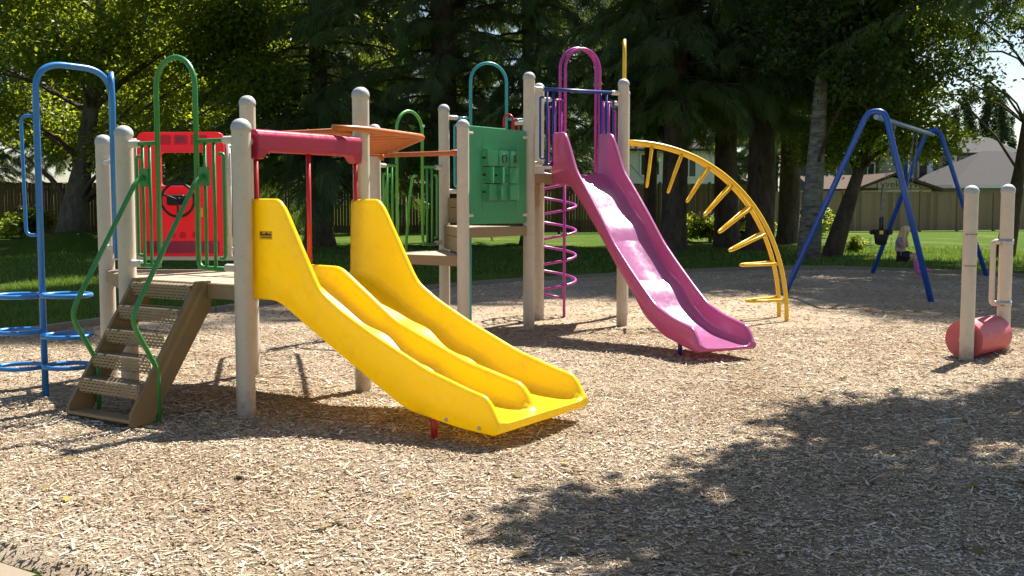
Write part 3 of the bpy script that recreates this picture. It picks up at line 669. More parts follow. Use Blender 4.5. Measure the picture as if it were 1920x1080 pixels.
# ------- blue pod climber at the B - E side
plB = Plane('B', 'E', 0); bo = 1 if plB.n.x < 0 else -1
pole = Vector((-3.47, 8.05, 0)); top = 2.50; e0 = plB(plB.L * .5, 0); e1 = plB(plB.L * .5 - .045, 0)
dirp = (e0 - pole).normalized()
bc = MB().tube(fillet([pole + Vector((0, 0, -.06)), pole + Vector((0, 0, top)), Vector((e0.x, e0.y, top - .02)), Vector((e0.x, e0.y, 1.08))], .22, 10), .024, 12).build('pole_climber', M['blue'], PS, label='blue bent pole climber with flat ring steps')
MB().tube(fillet([Vector((e0.x, e0.y, top - .03)), Vector((e1.x, e1.y, top - .2)), Vector((e1.x, e1.y, 1.05))], .1), .021, 10).build('climber_rail', M['blue'], bc)
ld = Vector((-1, -.1, 0)).normalized()
MB().tube(fillet([pole + Vector((0, 0, 2.11)), pole + ld * .11 + Vector((0, 0, 2.11)), pole + ld * .10 + Vector((0, 0, 1.24)), pole + Vector((0, 0, 1.24))], .06), .013, 10).build('side_handle', M['blue'], bc)
for z, zz in ((.80, .79), (.50, .525), (.275, .26)):
    for sgn, zq in ((-1, zz), (1, z)):
        c = pole + Vector((sgn * .19, -.03 * sgn, zq)); ring = []
        for i in range(24):
            a = 2 * math.pi * i / 24; ring.append(c + Vector((.175 * math.cos(a), .155 * math.sin(a), 0)))
        MB().tube(ring, .0165, 8, closed=True).build('ring_step', M['blue'], bc)
for z in (1.12, 1.80):
    clamp('E', 'B', z, .48, .018)

# ------------------------------------------------------------------ log roller on the right
LR = empty('log_roller', (4.45, 10.25, 0), 'red balance drum turning between two short tan posts', 'log roller')
n1, n2 = Vector((4.205, 10.04, 0)), Vector((4.80, 10.62, 0))
for p, t in ((n1, 1.625), (n2, 1.645)):
    po = MB().lathe((p.x, p.y, -.1), [(PR, 0), (PR, t + .03)], 24).build('post', M['post'], LR)
    MB().lathe((p.x, p.y, t), [(PR + .001, -.072), (PR + .0045, -.07), (PR + .0045, -.05), (PR + .002, -.03), (.055, -.012), (.040, .002), (.022, .010), (.001, .013)], 24).build('post_cap', M['cap'], po)
    if p is n1:
        for z in (1.19, .90):
            tx = MB()
            for k in range(9):
                a = R(-150 + k * 13); tx.box((p.x + math.cos(a) * (PR + .0005), p.y + math.sin(a) * (PR + .0005), z), (.003, .010, .009 + .004 * (k % 2)), a)
            tx.build('printed_band', M['deckedge'], po)
ad = (n2 - n1).normalized(); sidev = Vector((-ad.y, ad.x, 0)); oc = sidev * .06 + Vector((0, 0, .205)); p0 = n1 + ad * .075 + oc; p1 = n2 - ad * .075 + oc
dm = MB().tube([p0, p1], .178, 40, cap=False)
for pe, dn in ((p0, -1), (p1, 1)):
    ring = [pe + sidev * .178 * math.cos(a) + Vector((0, 0, .178 * math.sin(a))) for a in np.linspace(0, 2 * math.pi, 40, endpoint=False)]
    dm.add(ring, [tuple(range(40)) if dn < 0 else tuple(range(39, -1, -1))])
dm.build('drum', M['drum'], LR)
MB().tube([n1 + oc + ad * .03, n2 + oc - ad * .03], .03, 12).build('axle', M['galv'], LR)
hx = n2 - Vector((.125, .0, 0)); hd = MB().tube(fillet([n2 + Vector((-.05, 0, 1.10)), hx + Vector((0, 0, 1.10)), hx + Vector((0, 0, .50)), n2 + Vector((-.05, 0, .50))], .05), .027, 12).build('hand_grip', M['post'], LR)
for z in (.5, 1.10): MB().tube([n2 + Vector((0, 0, z - .025)), n2 + Vector((0, 0, z + .025))], PR + .006, 20).build('grip_clamp', M['galv'], hd)

# ------------------------------------------------------------------ swing set
SW = empty('swing_set', (6.6, 19, 0), 'tall blue metal swing frame with bent A-shaped legs', 'swing set')
ap0, ap1 = Vector((5.38, 16.3, 2.72)), Vector((8.33, 21.8, 2.80)); bd = (ap1 - ap0).normalized(); ls = Vector((bd.y, -bd.x, 0)).normalized()
for a in (ap0, ap1):
    a_ = a - Vector((.24 if a is ap0 else 0, 0, 0)); pts = [Vector((a_.x, a_.y, 0)) + ls * 1.10 + Vector((0, 0, -.08)), a + ls * .12 + Vector((0, 0, .10)), a - ls * .12 + Vector((0, 0, .10)), Vector((a_.x, a_.y, 0)) - ls * 1.13 + Vector((0, 0, -.08))]
    MB().tube(fillet(pts, .38, 9), .044, 12).build('bent_leg_frame', M['swingblue'], SW)
MB().tube([ap0 + Vector((0, 0, .02)), ap1 + Vector((0, 0, .02))], .04, 12).build('top_beam', M['beam'], SW)
def chain(p, q, name, parent):
    m = MB(); nl = max(3, int((q - p).length / .06)); d = (q - p).normalized(); sd_ = d.cross(Vector((.3, 1, 0))).normalized(); s2_ = d.cross(sd_)
    for i in range(nl):
        c = p.lerp(q, (i + .5) / nl); e = sd_ if i % 2 else s2_
        m.tube([c + d * .036 * math.cos(t) + e * .013 * math.sin(t) for t in np.linspace(0, 2 * math.pi, 8, endpoint=False)], .0045, 4, closed=True)
    m.build(name, M['chain'], parent)
def beam(t): return ap0.lerp(ap1, t) + Vector((0, 0, -.02))
# bucket swing
b0 = beam(.25); bc_ = Vector((b0.x, b0.y, .93)) - ls * .15
BS = empty('bucket_swing', (bc_.x, bc_.y, .80), 'black toddler bucket swing seat hanging empty on chains', 'swing')
prof = [(.04, -.14), (.09, -.12), (.108, 0), (.118, .10), (.125, .112), (.112, .112), (.10, 0), (.07, -.09), (.001, -.10)]
MB().lathe(bc_, prof, 20).build('bucket', M['black'], BS)
for s_ in (-1, 1):
    e = bc_ + ls * s_ * .115; MB().box(e + Vector((0, 0, .07)) + ls * s_ * .022, (.085, .09, .08), math.atan2(ls.y, ls.x), .02).build('side_wing', M['black'], BS)
    hp = e + Vector((0, 0, .11)); ht = b0 + ls * 0 + bd * s_ * .22
    ang_ = (bc_ + bd * s_ * .11 + Vector((0, 0, .11))); MB().tube([ang_, ang_ + Vector((0, 0, .20))], .016, 8).build('chain_sleeve', M['black'], BS)
    chain(ang_ + Vector((0, 0, .2)), b0 + bd * s_ * .15, 'chain', BS)
    MB().tube([e + Vector((0, 0, -.02)) + ls * s_ * .05 + Vector((0, 0, .06 * math.sin(t) - .06)) + bd * .07 * math.cos(t) for t in np.linspace(0, 2 * math.pi, 12, endpoint=False)], .004, 5, closed=True).build('wire_loop', M['chain'], BS)
MB().box(bc_ + Vector((-.035, -.118, .07)), (.06, .006, .06), 0).build('tag', M['stickerw'], BS)
# belt swing with the child
g0 = beam(.635); FW = ls.copy();                               # the child faces along ls (right, slightly towards the viewer)
seatc = Vector((g0.x, g0.y, .44)) + ls * (-.17)
BW = empty('belt_swing', seatc, 'black belt swing the child in pink boots sits on', 'swing')
bm_ = MB(); vs = []
for i in range(9):
    t = -1 + i / 4; z = .09 * t * t
    for w_ in (-.07, .07): vs += [seatc + bd * t * .2 + ls * w_ + Vector((0, 0, z - .012)), seatc + bd * t * .2 + ls * w_ + Vector((0, 0, z))]
fs = []
for i in range(8):
    b = i * 4; fs += [(b, b + 4, b + 6, b + 2), (b + 1, b + 3, b + 7, b + 5), (b, b + 1, b + 5, b + 4), (b + 2, b + 6, b + 7, b + 3)]
bm_.add(vs, fs + [(0, 2, 3, 1), (32, 33, 35, 34)]).build('belt_seat', M['black'], BW)
hands = []
for s_ in (-1, 1):
    q = seatc + bd * s_ * .2 + Vector((0, 0, .09)); tpt = g0 + bd * s_ * .24; chain(q, tpt, 'chain', BW); hands.append(q.lerp(tpt, .135))

# child ---------------------------------------------------------------
def skin(name, verts, edges, radii, mat, parent=None, root=0, sub=2):
    me = bpy.data.meshes.new(name); me.from_pydata([tuple(v) for v in verts], edges, []); o = link(name, me, mat, parent)
    sk = o.modifiers.new('skin', 'SKIN'); sv = me.skin_vertices[0].data if me.skin_vertices else None
    if sv is None:
        bm = bmesh.new(); bm.from_mesh(me); bm.verts.layers.skin.verify(); bm.to_mesh(me); bm.free(); sv = me.skin_vertices[0].data
    for i, r in enumerate(radii): sv[i].radius = (r, r) if not isinstance(r, tuple) else r; sv[i].use_root = (i == root)
    s2 = o.modifiers.new('sub', 'SUBSURF'); s2.levels = sub; s2.render_levels = sub
    for p in me.polygons: p.use_smooth = True
    return o
def flat(name, c, rough=.8): return paint(name, c, rough, .12, .0)
MS = dict(skin=flat('child_skin', (.52, .27, .17), .55), hair=flat('blonde_hair', (.62, .43, .18), .5), shirt=flat('lavender_grey_shirt', (.24, .21, .30)), shorts=flat('black_shorts', (.015, .015, .018)), boot=flat('pink_boots', (.50, .10, .36), .4), dot=flat('boot_dots', (.16, .02, .12), .5))
def L(f, s, u): return seatc + FW * f + bd * s + Vector((0, 0, u))        # forward, sideways, up
PE = empty('person', (seatc.x, seatc.y, 0), 'blonde child in a grey top, black shorts and pink boots hunched on the swing', 'person')
hl, hr_ = hands
J_ = [L(-.02, 0, .09), L(-.06, 0, .22), L(-.07, 0, .34), L(.0, 0, .415), L(.035, 0, .46),            # 0 pelvis 1 waist 2 chest 3 neck 4 skull base
      L(-.05, -.125, .365), L(.06, -.17, .23), hl, L(-.05, .125, .365), L(.06, .17, .23), hr_,        # arms 5-10
      L(.0, -.075, .07), L(.23, -.085, .075), L(.27, -.085, -.20), L(.36, -.09, -.235),             # leg 11-14
      L(.0, .075, .07), L(.25, .085, .09), L(.36, .085, -.17), L(.45, .09, -.19),                   # leg 15-18
      L(.06, 0, .53)]                                                                                  # 19 skull
E_ = [(0, 1), (1, 2), (2, 3), (3, 4), (4, 19), (2, 5), (5, 6), (6, 7), (2, 8), (8, 9), (9, 10), (0, 11), (11, 12), (12, 13), (13, 14), (0, 15), (15, 16), (16, 17), (17, 18)]
Rr = [.085, .08, .085, .038, .06, .042, .03, .024, .042, .03, .024, .065, .05, .034, .03, .065, .05, .034, .03, .075]
body = skin('body', J_, E_, Rr, MS['skin'], PE)
skin('top', [J_[0] + Vector((0, 0, .0)), J_[1], J_[2], L(-.03, 0, .385), J_[5], J_[5].lerp(J_[6], .55), J_[8], J_[8].lerp(J_[9], .55)], [(0, 1), (1, 2), (2, 3), (2, 4), (4, 5), (2, 6), (6, 7)], [.094, .09, .097, .055, .054, .046, .054, .046], MS['shirt'], body)
skin('shorts', [J_[0], J_[11], J_[11].lerp(J_[12], .75), J_[15], J_[15].lerp(J_[16], .75)], [(0, 1), (1, 2), (0, 3), (3, 4)], [.098, .077, .066, .077, .066], MS['shorts'], body)
for kn, an, to in ((12, 13, 14), (16, 17, 18)):
    b_ = skin('boot', [J_[kn].lerp(J_[an], .15), J_[kn].lerp(J_[an], .6), J_[an], J_[to] + (J_[to] - J_[an]) * .35], [(0, 1), (1, 2), (2, 3)], [.055, .05, .046, .04], MS['boot'], body)
    dm = MB()
    for i in range(4):
        for j in range(5):
            c = J_[kn].lerp(J_[an], .2 + i * .2); a = j * 1.257 + i * .6; dm.lathe(c + Vector((math.cos(a) * .048, math.sin(a) * .048, 0)), [(.001, -.012), (.011, 0), (.001, .012)], 6)
    dm.build('boot_dots', MS['dot'], b_, kind='stuff')
hv, he, hrd = [], [], []
hc = J_[19]
strands = [(-.045, -.02, .0), (-.06, .03, 0), (-.03, -.06, 0), (-.03, .06, 0), (-.07, 0, 0), (.0, -.075, 0), (.0, .075, 0)]
hv.append(hc + Vector((0, 0, .03)) - FW * .02); hrd.append(.078)
for f, s_, _ in strands:
    b = len(hv); hv += [hc + FW * (f - .02) + bd * s_ + Vector((0, 0, -.03)), hc + FW * (f * 1.5 - .03) + bd * s_ * 1.3 + Vector((0, 0, -.12)), hc + FW * (f * 1.7 - .02 + random.uniform(-.02, .03)) + bd * s_ * 1.5 + Vector((0, 0, -.22))]
    hrd += [.042, .034, .012]; he += [(0, b), (b, b + 1), (b + 1, b + 2)]
skin('hair', hv, he, hrd, MS['hair'], body)
MB().lathe(hc - FW * .016 + Vector((0, 0, .008)), [(.084, -.03), (.089, 0), (.085, .03), (.070, .058), (.045, .078), (.02, .087), (.001, .089)], 18).build('hair_cap', MS['hair'], body)
up_ = Vector((0, 0, 1))
MB().tube([hc + FW * .066 + up_ * .012, hc + FW * .083 - up_ * .012, hc + FW * .070 - up_ * .020], [.006, .010, .006], 8).build('nose', MS['skin'], body)
for s_ in (-1, 1): MB().lathe(hc + FW * .069 + bd * s_ * .027 + up_ * .004, [(.001, -.008), (.008, 0), (.001, .008)], 8).build('eye', MS['dot'], body)
MB().tube([hc + FW * .066 - bd * .016 - up_ * .036, hc + FW * .071 - up_ * .038, hc + FW * .066 + bd * .016 - up_ * .036], .0038, 6).build('mouth', MS['boot'], body)
# hands with fingers closed round the chains
for hnd, s_ in ((hl, -1), (hr_, 1)):
    for k_ in range(4):
        c = hnd + Vector((0, 0, .018 - k_ * .013)); pts = [c - FW * .02 + bd * s_ * .012, c + FW * .012 + bd * s_ * .02, c + FW * .022, c + FW * .008 - bd * s_ * .016]
        MB().tube(fillet(pts, .01, 3), .0068, 6).build('finger', MS['skin'], body)
    c = hnd + Vector((0, 0, .026)); MB().tube(fillet([c - FW * .018, c + FW * .005 - bd * s_ * .012, c + FW * .02 - bd * s_ * .004], .008, 3), .0075, 6).build('thumb', MS['skin'], body)

# ------------------------------------------------------------------ small litter
def twig(p, q, r, label):
    pts = [p.lerp(q, t) + Vector((random.uniform(-.02, .02), random.uniform(-.02, .02), .012 + .02 * abs(math.sin(t * 5)))) for t in np.linspace(0, 1, 8)]
    m = MB().tube(pts, [r * (1 - .6 * i / 7) for i in range(8)], 7); k = pts[4]; m.tube([k, k + (q - p).normalized() * .07 + Vector((.03, .05, .03))], [r * .6, r * .2], 6)
    tag(m.build('fallen_stick', M['barkgrey']), label, 'stick')
twig(G(1473, 643), G(1542, 649), .013, 'thin crooked dark stick lying on the chips beyond the magenta slide')
twig(G(120, 930), G(185, 921), .006, 'small dark twig on the chips in front of the steps')

# ------------------------------------------------------------------ trees
def trunk_mesh(path, radii, seg=14, flare=True, amp=.06, seed=0):
    m = MB(); m.tube(path, radii, seg); rnd = random.Random(seed)
    vs = []
    for (x, y, z) in m.v:
        nn = mnoise.noise(Vector((x * 3 + seed, y * 3, z * .8))) ; i = min(range(len(path)), key=lambda k: abs(path[k][2] - z)); c = path[i]
        k = 1 + amp * 2 * nn; vs.append((c[0] + (x - c[0]) * k, c[1] + (y - c[1]) * k, z))
    m.v = vs; return m
# frond template (cedar spray): axis along +x, leaflets in x-y, drooping in z
def frond_template(nl=6):
    tv, tf = [], []
    def tri(a, b, c): i = len(tv); tv.extend([a, b, c]); tf.append((i, i + 1, i + 2))
    zf = lambda x: -.28 * x * x
    for i in range(nl):
        x = .08 + .86 * i / nl; wl = .34 * math.sin(math.pi * (.18 + .78 * i / nl)) ** .8
        for s_ in (-1, 1):
            tx, ty = x + .20 + .05 * (i % 2), s_ * wl; tri((x - .035, 0, zf(x)), (x + .05, 0, zf(x)), (tx, ty, zf(tx) - .05 - .03 * (i % 3)))
            tri((x + .06, ty * .35, zf(x) - .012), (x + .12, ty * .45, zf(x) - .016), (tx + .10, ty * .62, zf(tx) - .07))
    tri((0, -.015, 0), (0, .015, 0), (1.05, 0, zf(1.0) - .04)); return np.array(tv, np.float32), np.array(tf, np.int32)
FT_V, FT_F = frond_template()
def instance(tv, tf, pos, dirs, scale, roll):
    n = len(pos); x = dirs / np.linalg.norm(dirs, axis=1, keepdims=True)
    upv = np.tile(np.array([0, 0, 1.0]), (n, 1)); y = np.cross(upv, x); y /= np.maximum(np.linalg.norm(y, axis=1, keepdims=True), 1e-6); z = np.cross(x, y)
    y2 = y * np.cos(roll)[:, None] + z * np.sin(roll)[:, None]; z2 = np.cross(x, y2)
    V_ = pos[:, None] + (tv[None, :, 0:1] * x[:, None] + tv[None, :, 1:2] * y2[:, None] + tv[None, :, 2:3] * z2[:, None]) * scale[:, None, None]
    F_ = tf[None] + (np.arange(n) * len(tv))[:, None, None]; return V_.reshape(-1, 3), F_.reshape(-1, tf.shape[1])
def conifer(name, seed, H=22, zs=2.6, Rc=4.2, tr=.5, nb=120, per=26, lean=(0, 0), fl=.50, low_cut=None):
    rg = np.random.default_rng(seed)
    root = bpy.data.objects.new(name, None); col.objects.link(root)
    path = [Vector((lean[0] * z + .06 * math.sin(z * .7 + seed), lean[1] * z, z)) for z in (-.3, .0, .3, .8, 1.6, 3, .23*H, .32*H, .41*H, .55*H, .68*H, .82*H, H)]
    rad = [tr * 1.45, tr * 1.3, tr * 1.12, tr * 1.03, tr, tr * .94, tr * .86, tr * .78, tr * .7, tr * .55, tr * .4, tr * .22, .03]
    tk = trunk_mesh(path, rad, 16, amp=.05, seed=seed).build('trunk', M['bark']); tk.parent = root
    lm = MB(); P_, D_, S_ = [], [], []
    for b in range(nb):
        f = (b + rg.random()) / nb; z = zs + (H - zs - .6) * f ** 1.45; a = b * 2.39996 + rg.normal(0, .3)
        Lb = Rc * (1 - ((z - zs) / (H - zs))) ** .5 * rg.uniform(.6, 1.12) + .4
        o = np.array([math.cos(a), math.sin(a), 0.]); rise = rg.uniform(.02, .22); droop = rg.uniform(.25, .5)
        bp = lambda t: np.array([lean[0] * z, lean[1] * z, z]) + o * Lb * t + np.array([0, 0, Lb * (rise * t - droop * t * t)])
        lm.tube([Vector(bp(t)) for t in (0.02, .25, .5, .75, 1)], [.055, .042, .03, .018, .006], 5, cap=False)
        m_ = int(per * (.5 + Lb / Rc * .8)) if z < 10 else int(per * .5)
        for i in range(m_):
            t = rg.uniform(.18, 1.03); p = bp(t); sgn = rg.choice([-1, 1]); lat = np.array([-o[1], o[0], 0]) * sgn
            dd = o * rg.uniform(.3, 1.1) + lat * rg.uniform(.0, 1.1) * (1.15 - t) + np.array([0, 0, -rg.uniform(.1, .85)])
            p = p + lat * rg.uniform(0, .28) * Lb * (1.05 - t) * .6 + np.array([0, 0, rg.uniform(-.12, .04)])
            if low_cut and p[2] < low_cut: continue
            P_.append(p); D_.append(dd); S_.append(fl * rg.uniform(.55, 1.3) * (1 if z < 10 else 2.1))
    lb = lm.build('limb', M['bark'], None, kind='stuff'); lb.parent = root
    V_, F_ = instance(FT_V, FT_F, np.array(P_), np.array(D_), np.array(S_), rg.normal(0, .5, len(P_)))
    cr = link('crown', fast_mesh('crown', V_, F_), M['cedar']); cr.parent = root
    return root
LEAF_V = np.array([(0, 0, 0), (.45, -.30, .06), (1, 0, -.04), (.45, .30, .06)], np.float32); LEAF_F = np.array([(0, 1, 2), (0, 2, 3)], np.int32)
def broadleaf(name, seed, path, rad, blobs, nleaf, size, leafm, barkm, nl=10, shell=.55):
    """blobs: list of (centre, radii, weight) ellipsoids of foliage, twigs run from the trunk to every blob"""
    rg = np.random.default_rng(seed); root = bpy.data.objects.new(name, None); col.objects.link(root)
    path = [Vector(p) for p in path]
    tk = trunk_mesh(path, rad, 14, amp=.05, seed=seed).build('trunk', barkm); tk.parent = root
    lm = MB(); P_ = []; wsum = sum(b[2] for b in blobs)
    for c, r, wt in blobs:
        c = Vector(c); zw = c.z - .55 * math.hypot(c.x - path[0].x, c.y - path[0].y); k = min(range(1, len(path)), key=lambda i: abs(path[i].z - max(zw, 2.0))); s0 = path[k]
        mid_ = s0.lerp(c, .5) + Vector((0, 0, .35)); lm.tube([s0, s0.lerp(mid_, .5) + Vector((0, 0, .15)), mid_, mid_.lerp(c, .6), c], [max(.03, rad[k] * .28), max(.026, rad[k] * .2), .03, .02, .008], 6, cap=False)
        nk = int(nleaf * wt / wsum); ncl = max(6, nk // 26)
        dirs = rg.normal(0, 1, (ncl, 3)); dirs /= np.linalg.norm(dirs, axis=1, keepdims=True)
        cc_ = np.array(c) + dirs * np.array(r) * (shell + (1 - shell) * rg.random((ncl, 1)) ** .6) * rg.uniform(.35, 1.08, (ncl, 1))
        for q in cc_[:: 3]: lm.tube([c, c.lerp(Vector(q), .55) + Vector((0, 0, .1)), Vector(q)], [.012, .008, .003], 4, cap=False)
        ch = cc_[rg.integers(0, ncl, nk)] + rg.normal(0, 1, (nk, 3)) * np.array([.24, .24, .15]) * min(1.3, max(r) / 1.4); P_.append(ch)
    P_ = np.concatenate(P_); n_ = len(P_); D_ = rg.normal(0, 1, (n_, 3)); D_[:, 2] = D_[:, 2] * .5 - .45
    V_, F_ = instance(LEAF_V, LEAF_F, P_, D_, size * rg.uniform(.6, 1.3, n_), rg.uniform(-1.2, 1.2, n_))
    lb = lm.build('limb', M['bark'], None, kind='stuff'); lb.parent = root
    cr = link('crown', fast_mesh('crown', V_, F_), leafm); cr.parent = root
    return root
def place(root, x, y, rz=0, s=1, label=None, cat='tree', group=None):
    root.location = (x, y, 0); root.rotation_euler = (0, 0, rz); root.scale = (s, s, s); tag(root, label, cat, group); return root
def copy_tree(src, x, y, rz, s, label, group=None):
    r = src.copy(); col.objects.link(r)
    for k_ in ('label', 'group', 'category'):
        if k_ in r: del r[k_]
    for ch in src.children:
        c = ch.copy(); col.objects.link(c); c.parent = r
    return place(r, x, y, rz, s, label, 'tree', group)
def px(x, d): return (x - 960) / 2054 * d

ca = conifer('cedar_tree', 11, H=28, zs=2.5, Rc=4.8, tr=.45, nb=160, per=64, low_cut=2.3)
cb = conifer('cedar_tree', 12, H=40, zs=4.4, Rc=4.6, tr=.38, nb=210, per=56, low_cut=3.5)
cx = conifer('cedar_tree', 13, zs=4.0, Rc=3.6, tr=.36, nb=130, per=44, lean=(.012, 0), low_cut=3.6)
place(ca, px(832, 37), 37, .4, 1.05, 'cedar with a reddish trunk behind the green noughts and crosses panel')
cs_ = conifer('cedar_tree', 15, H=13, zs=2.3, Rc=4.8, tr=.45, nb=110, per=60)
place(cs_, px(590, 36), 37, 2.2, 1.0, 'dense cedar whose boughs hang behind the crimson slide hood')
copy_tree(cb, px(1000, 35), 38.5, 4.0, .98, 'dense cedar whose boughs hang behind the purple arch')
place(cb, px(1263, 33), 33, 1.0, 1.0, 'cedar with a broad dark trunk behind the start of the yellow climber')
copy_tree(cx, px(1224, 37), 37.5, 2.0, .62, 'slimmer cedar trunk just left of the broad trunk behind the yellow climber').scale = (.62, .62, 1.05)
copy_tree(cb, px(1362, 36), 36, 3.1, 1.02, 'cedar trunk seen through the middle rungs of the yellow climber')
copy_tree(cb, px(1432, 33), 33.5, 5.0, 1.1, 'thick dark cedar trunk right of the yellow climber, next to the birch')
place(cx, px(1490, 39), 40, .5, 1.05, 'cedar trunk standing behind the birch by the fence')
co = conifer('cedar_tree', 14, H=20, zs=6.6, Rc=6.0, tr=.5, nb=80, per=60, fl=.6, low_cut=4.5)
place(co, 14.0, 25.2, 3.3, 1.0, 'cedar whose long bright bough droops above the swing frame')
# back row behind the fence
for i, (x, d, rz, s_) in enumerate([(-60, 62, 1, 1.1), (150, 66, 2, 1.2), (330, 61, 3, 1.05), (480, 66, .3, 1.2), (690, 63, 5, 1.15), (860, 68, 2.6, 1.25), (1050, 64, 4.4, 1.15), (1180, 92, 1.2, 1.25), (1330, 95, 3, 1.35), (1450, 98, 2, 1.3), (1560, 97, 5.5, 1.2)]):
    copy_tree((ca, cb)[i % 2], px(x, d), d, rz, s_ * (.85 if i % 2 else .9), 'dark evergreen in the back row beyond the brown fence' if i < 7 else 'tall evergreen on the skyline far behind the houses', 'evergreens beyond the brown fence' if i < 7 else 'evergreens behind the houses')
# broadleaved trees
def trk(x0, x1, H, n=9, bend=0.0, y1=0.0): return [(x0 + (x1 - x0) * (t) + bend * math.sin(t * 3.1), y1 * t, -.25 + (H + .25) * t) for t in np.linspace(0, 1, n)]
def taper(r, n=9, end=.06, flare=1.5): return [max(end, r * (flare if i == 0 else 1.15 if i == 1 else 1 - .85 * i / (n - 1))) for i in range(n)]
rgl = np.random.default_rng(3)
bl = [((rgl.uniform(-6.5, 7), rgl.uniform(-3.5, 3), rgl.uniform(3.2, 9.5)), (1.7, 1.7, 1.15), 1) for _ in range(34)] + [((rgl.uniform(-5, 5), rgl.uniform(-3, 3), rgl.uniform(9, 14)), (2.3, 2.3, 1.7), .6) for _ in range(12)]
t1 = broadleaf('maple_tree', 21, trk(0, 1.6, 12, bend=.35), taper(.36, flare=1.45), bl, 95000, .16, M['leaf'], M['barkgrey'])
place(t1, px(122, 35.5), 35.5, 0, 1, 'leaning broadleaved tree with yellow-green sunlit leaves behind the blue climber')
copy_tree(t1, px(330, 45), 45, 2.0, 1.05, 'broadleaved tree whose bright leaves show above the red panel')
copy_tree(t1, px(-130, 41), 41, 4.0, 1.1, 'broadleaved tree standing left of the leaning tree')
copy_tree(t1, px(480, 56), 55, 1.0, 1.15, 'taller broadleaved tree behind the fence between the cedars')
# birch
bl = [((rgl.uniform(-1.5, 2.4), rgl.uniform(-2.5, 2), rgl.uniform(4.2, 9.5)), (1.35, 1.35, .9), 1) for _ in range(22)] + [((rgl.uniform(-5, 5.5), rgl.uniform(-5, 4), rgl.uniform(11, 20)), (1.8, 1.8, 1.2), 1.3) for _ in range(34)]
t2 = broadleaf('birch_tree', 22, trk(0, .8, 20, bend=.10), taper(.195, flare=1.7), bl, 100000, .15, M['leafdark'], M['birch'])
place(t2, px(1516, 28.3), 28.3, 0, 1, 'birch with a pale ringed trunk left of the swing frame')
bl = [((rgl.uniform(-.8, 2.3), rgl.uniform(-2, 2.5), rgl.uniform(2.9, 6.2)), (1.1, 1.1, .7), 1) for _ in range(20)] + [((rgl.uniform(0, 2.2), rgl.uniform(-2, 2), rgl.uniform(6, 11)), (1.7, 1.7, 1.2), .7) for _ in range(10)]
t3 = broadleaf('alder_tree', 23, trk(0, 3.3, 9.5, bend=-.15), taper(.2, flare=1.5), bl, 36000, .13, M['leaf'], M['bark'])
place(t3, px(1556, 30), 30, 0, 1, 'small dark-barked tree leaning right behind the swing frame')
bl = [((rgl.uniform(-3.4, 1.5), rgl.uniform(-2, 2), rgl.uniform(4.3, 8)), (1.0, 1.0, .65), 1) for _ in range(17)] + [((rgl.uniform(-2.5, 3), rgl.uniform(-2, 2), rgl.uniform(8, 11)), (1.6, 1.6, 1.1), .7) for _ in range(6)]
t4 = broadleaf('alder_tree', 24, trk(0, 1.1, 10, bend=.1), taper(.2, flare=1.4), bl, 9500, .13, M['leafdark'], M['bark'])
place(t4, px(1884, 30), 30, 0, 1, 'slim leaning tree behind the log roller with sparse leaves against the sky')
# the tree that shades the near right of the bed
bl = [((sx + .387 * zz - 8.2, sy + .552 * zz - 9.6, zz), (.75, .75, .45), .8) for sx, sy, zz in ((.5, 4.75, 6.2), (1.15, 5.3, 6.6), (.9, 4.3, 7.0), (1.75, 5.95, 6.0), (2.4, 6.7, 6.4), (1.7, 4.7, 7.2))]
while len(bl) < 40:                                   # clumps whose shade falls right of the line (.1, 4.7) - (4.1, 8.8) on the bed
    sx, sy, zz = rgl.uniform(.2, 5.6), rgl.uniform(3.0, 9.2), rgl.uniform(5.4, 8.0)
    if sy > 5.0 + (sx - .1) - .30: continue
    bl.append(((sx + .387 * zz - 8.2, sy + .552 * zz - 9.6, zz), (.8, .8, .5), 1))
t5 = broadleaf('shade_tree', 25, trk(0, .3, 7.5, bend=.1), taper(.26), bl, 29000, .17, M['leaf'], M['barkgrey'])
place(t5, 8.2, 9.6, 0, 1, 'broadleaved tree beside the log roller throwing dappled shade on the chips')
# shrubs by the fence
bl = [((rgl.uniform(-1.2, 1.2), rgl.uniform(-.6, .6), rgl.uniform(.4, 1.3)), (.6, .5, .45), 1) for _ in range(9)]
sh = broadleaf('shrub', 26, trk(0, .1, 1.0, 5), taper(.05, 5, .02), bl, 5000, .13, M['leaf'], M['barkgrey'])
place(sh, px(1330, 41), 41, 0, .9, 'bright leafy shrub between the cedar trunks behind the yellow climber', 'shrub')
for x, d, rz, s_, lb_ in ((1395, 40, 1.5, .8, 'leafy shrub right of the bright one behind the yellow climber'), (1500, 46, 2.5, 1.0, 'shrub by the fence behind the birch'), (1608, 33, .7, .38, 'small low shrub at the foot of the leaning tree by the swing'), (40, 46, 2.2, 1.1, 'shrub in the shade by the dark fence left of the leaning tree')):
    r = copy_tree(sh, px(x, d), d, rz, s_, lb_); r['category'] = 'shrub'
# mound at the foot of the leaning tree
m = MB(); n_ = 20; prof = [(2.6, 0), (2.1, .12), (1.5, .34), (.9, .5), (.3, .56), (.01, .56)]
c_ = Vector((px(150, 34.6), 34.6, 0)); m.lathe(c_, prof, n_); m.v = [(x, y, z * (1 + .5 * mnoise.noise(Vector((x * 1.3, y * 1.3, 0))))) for x, y, z in m.v]
tag(m.build('earth_mound', M['lawn']), kind='structure')
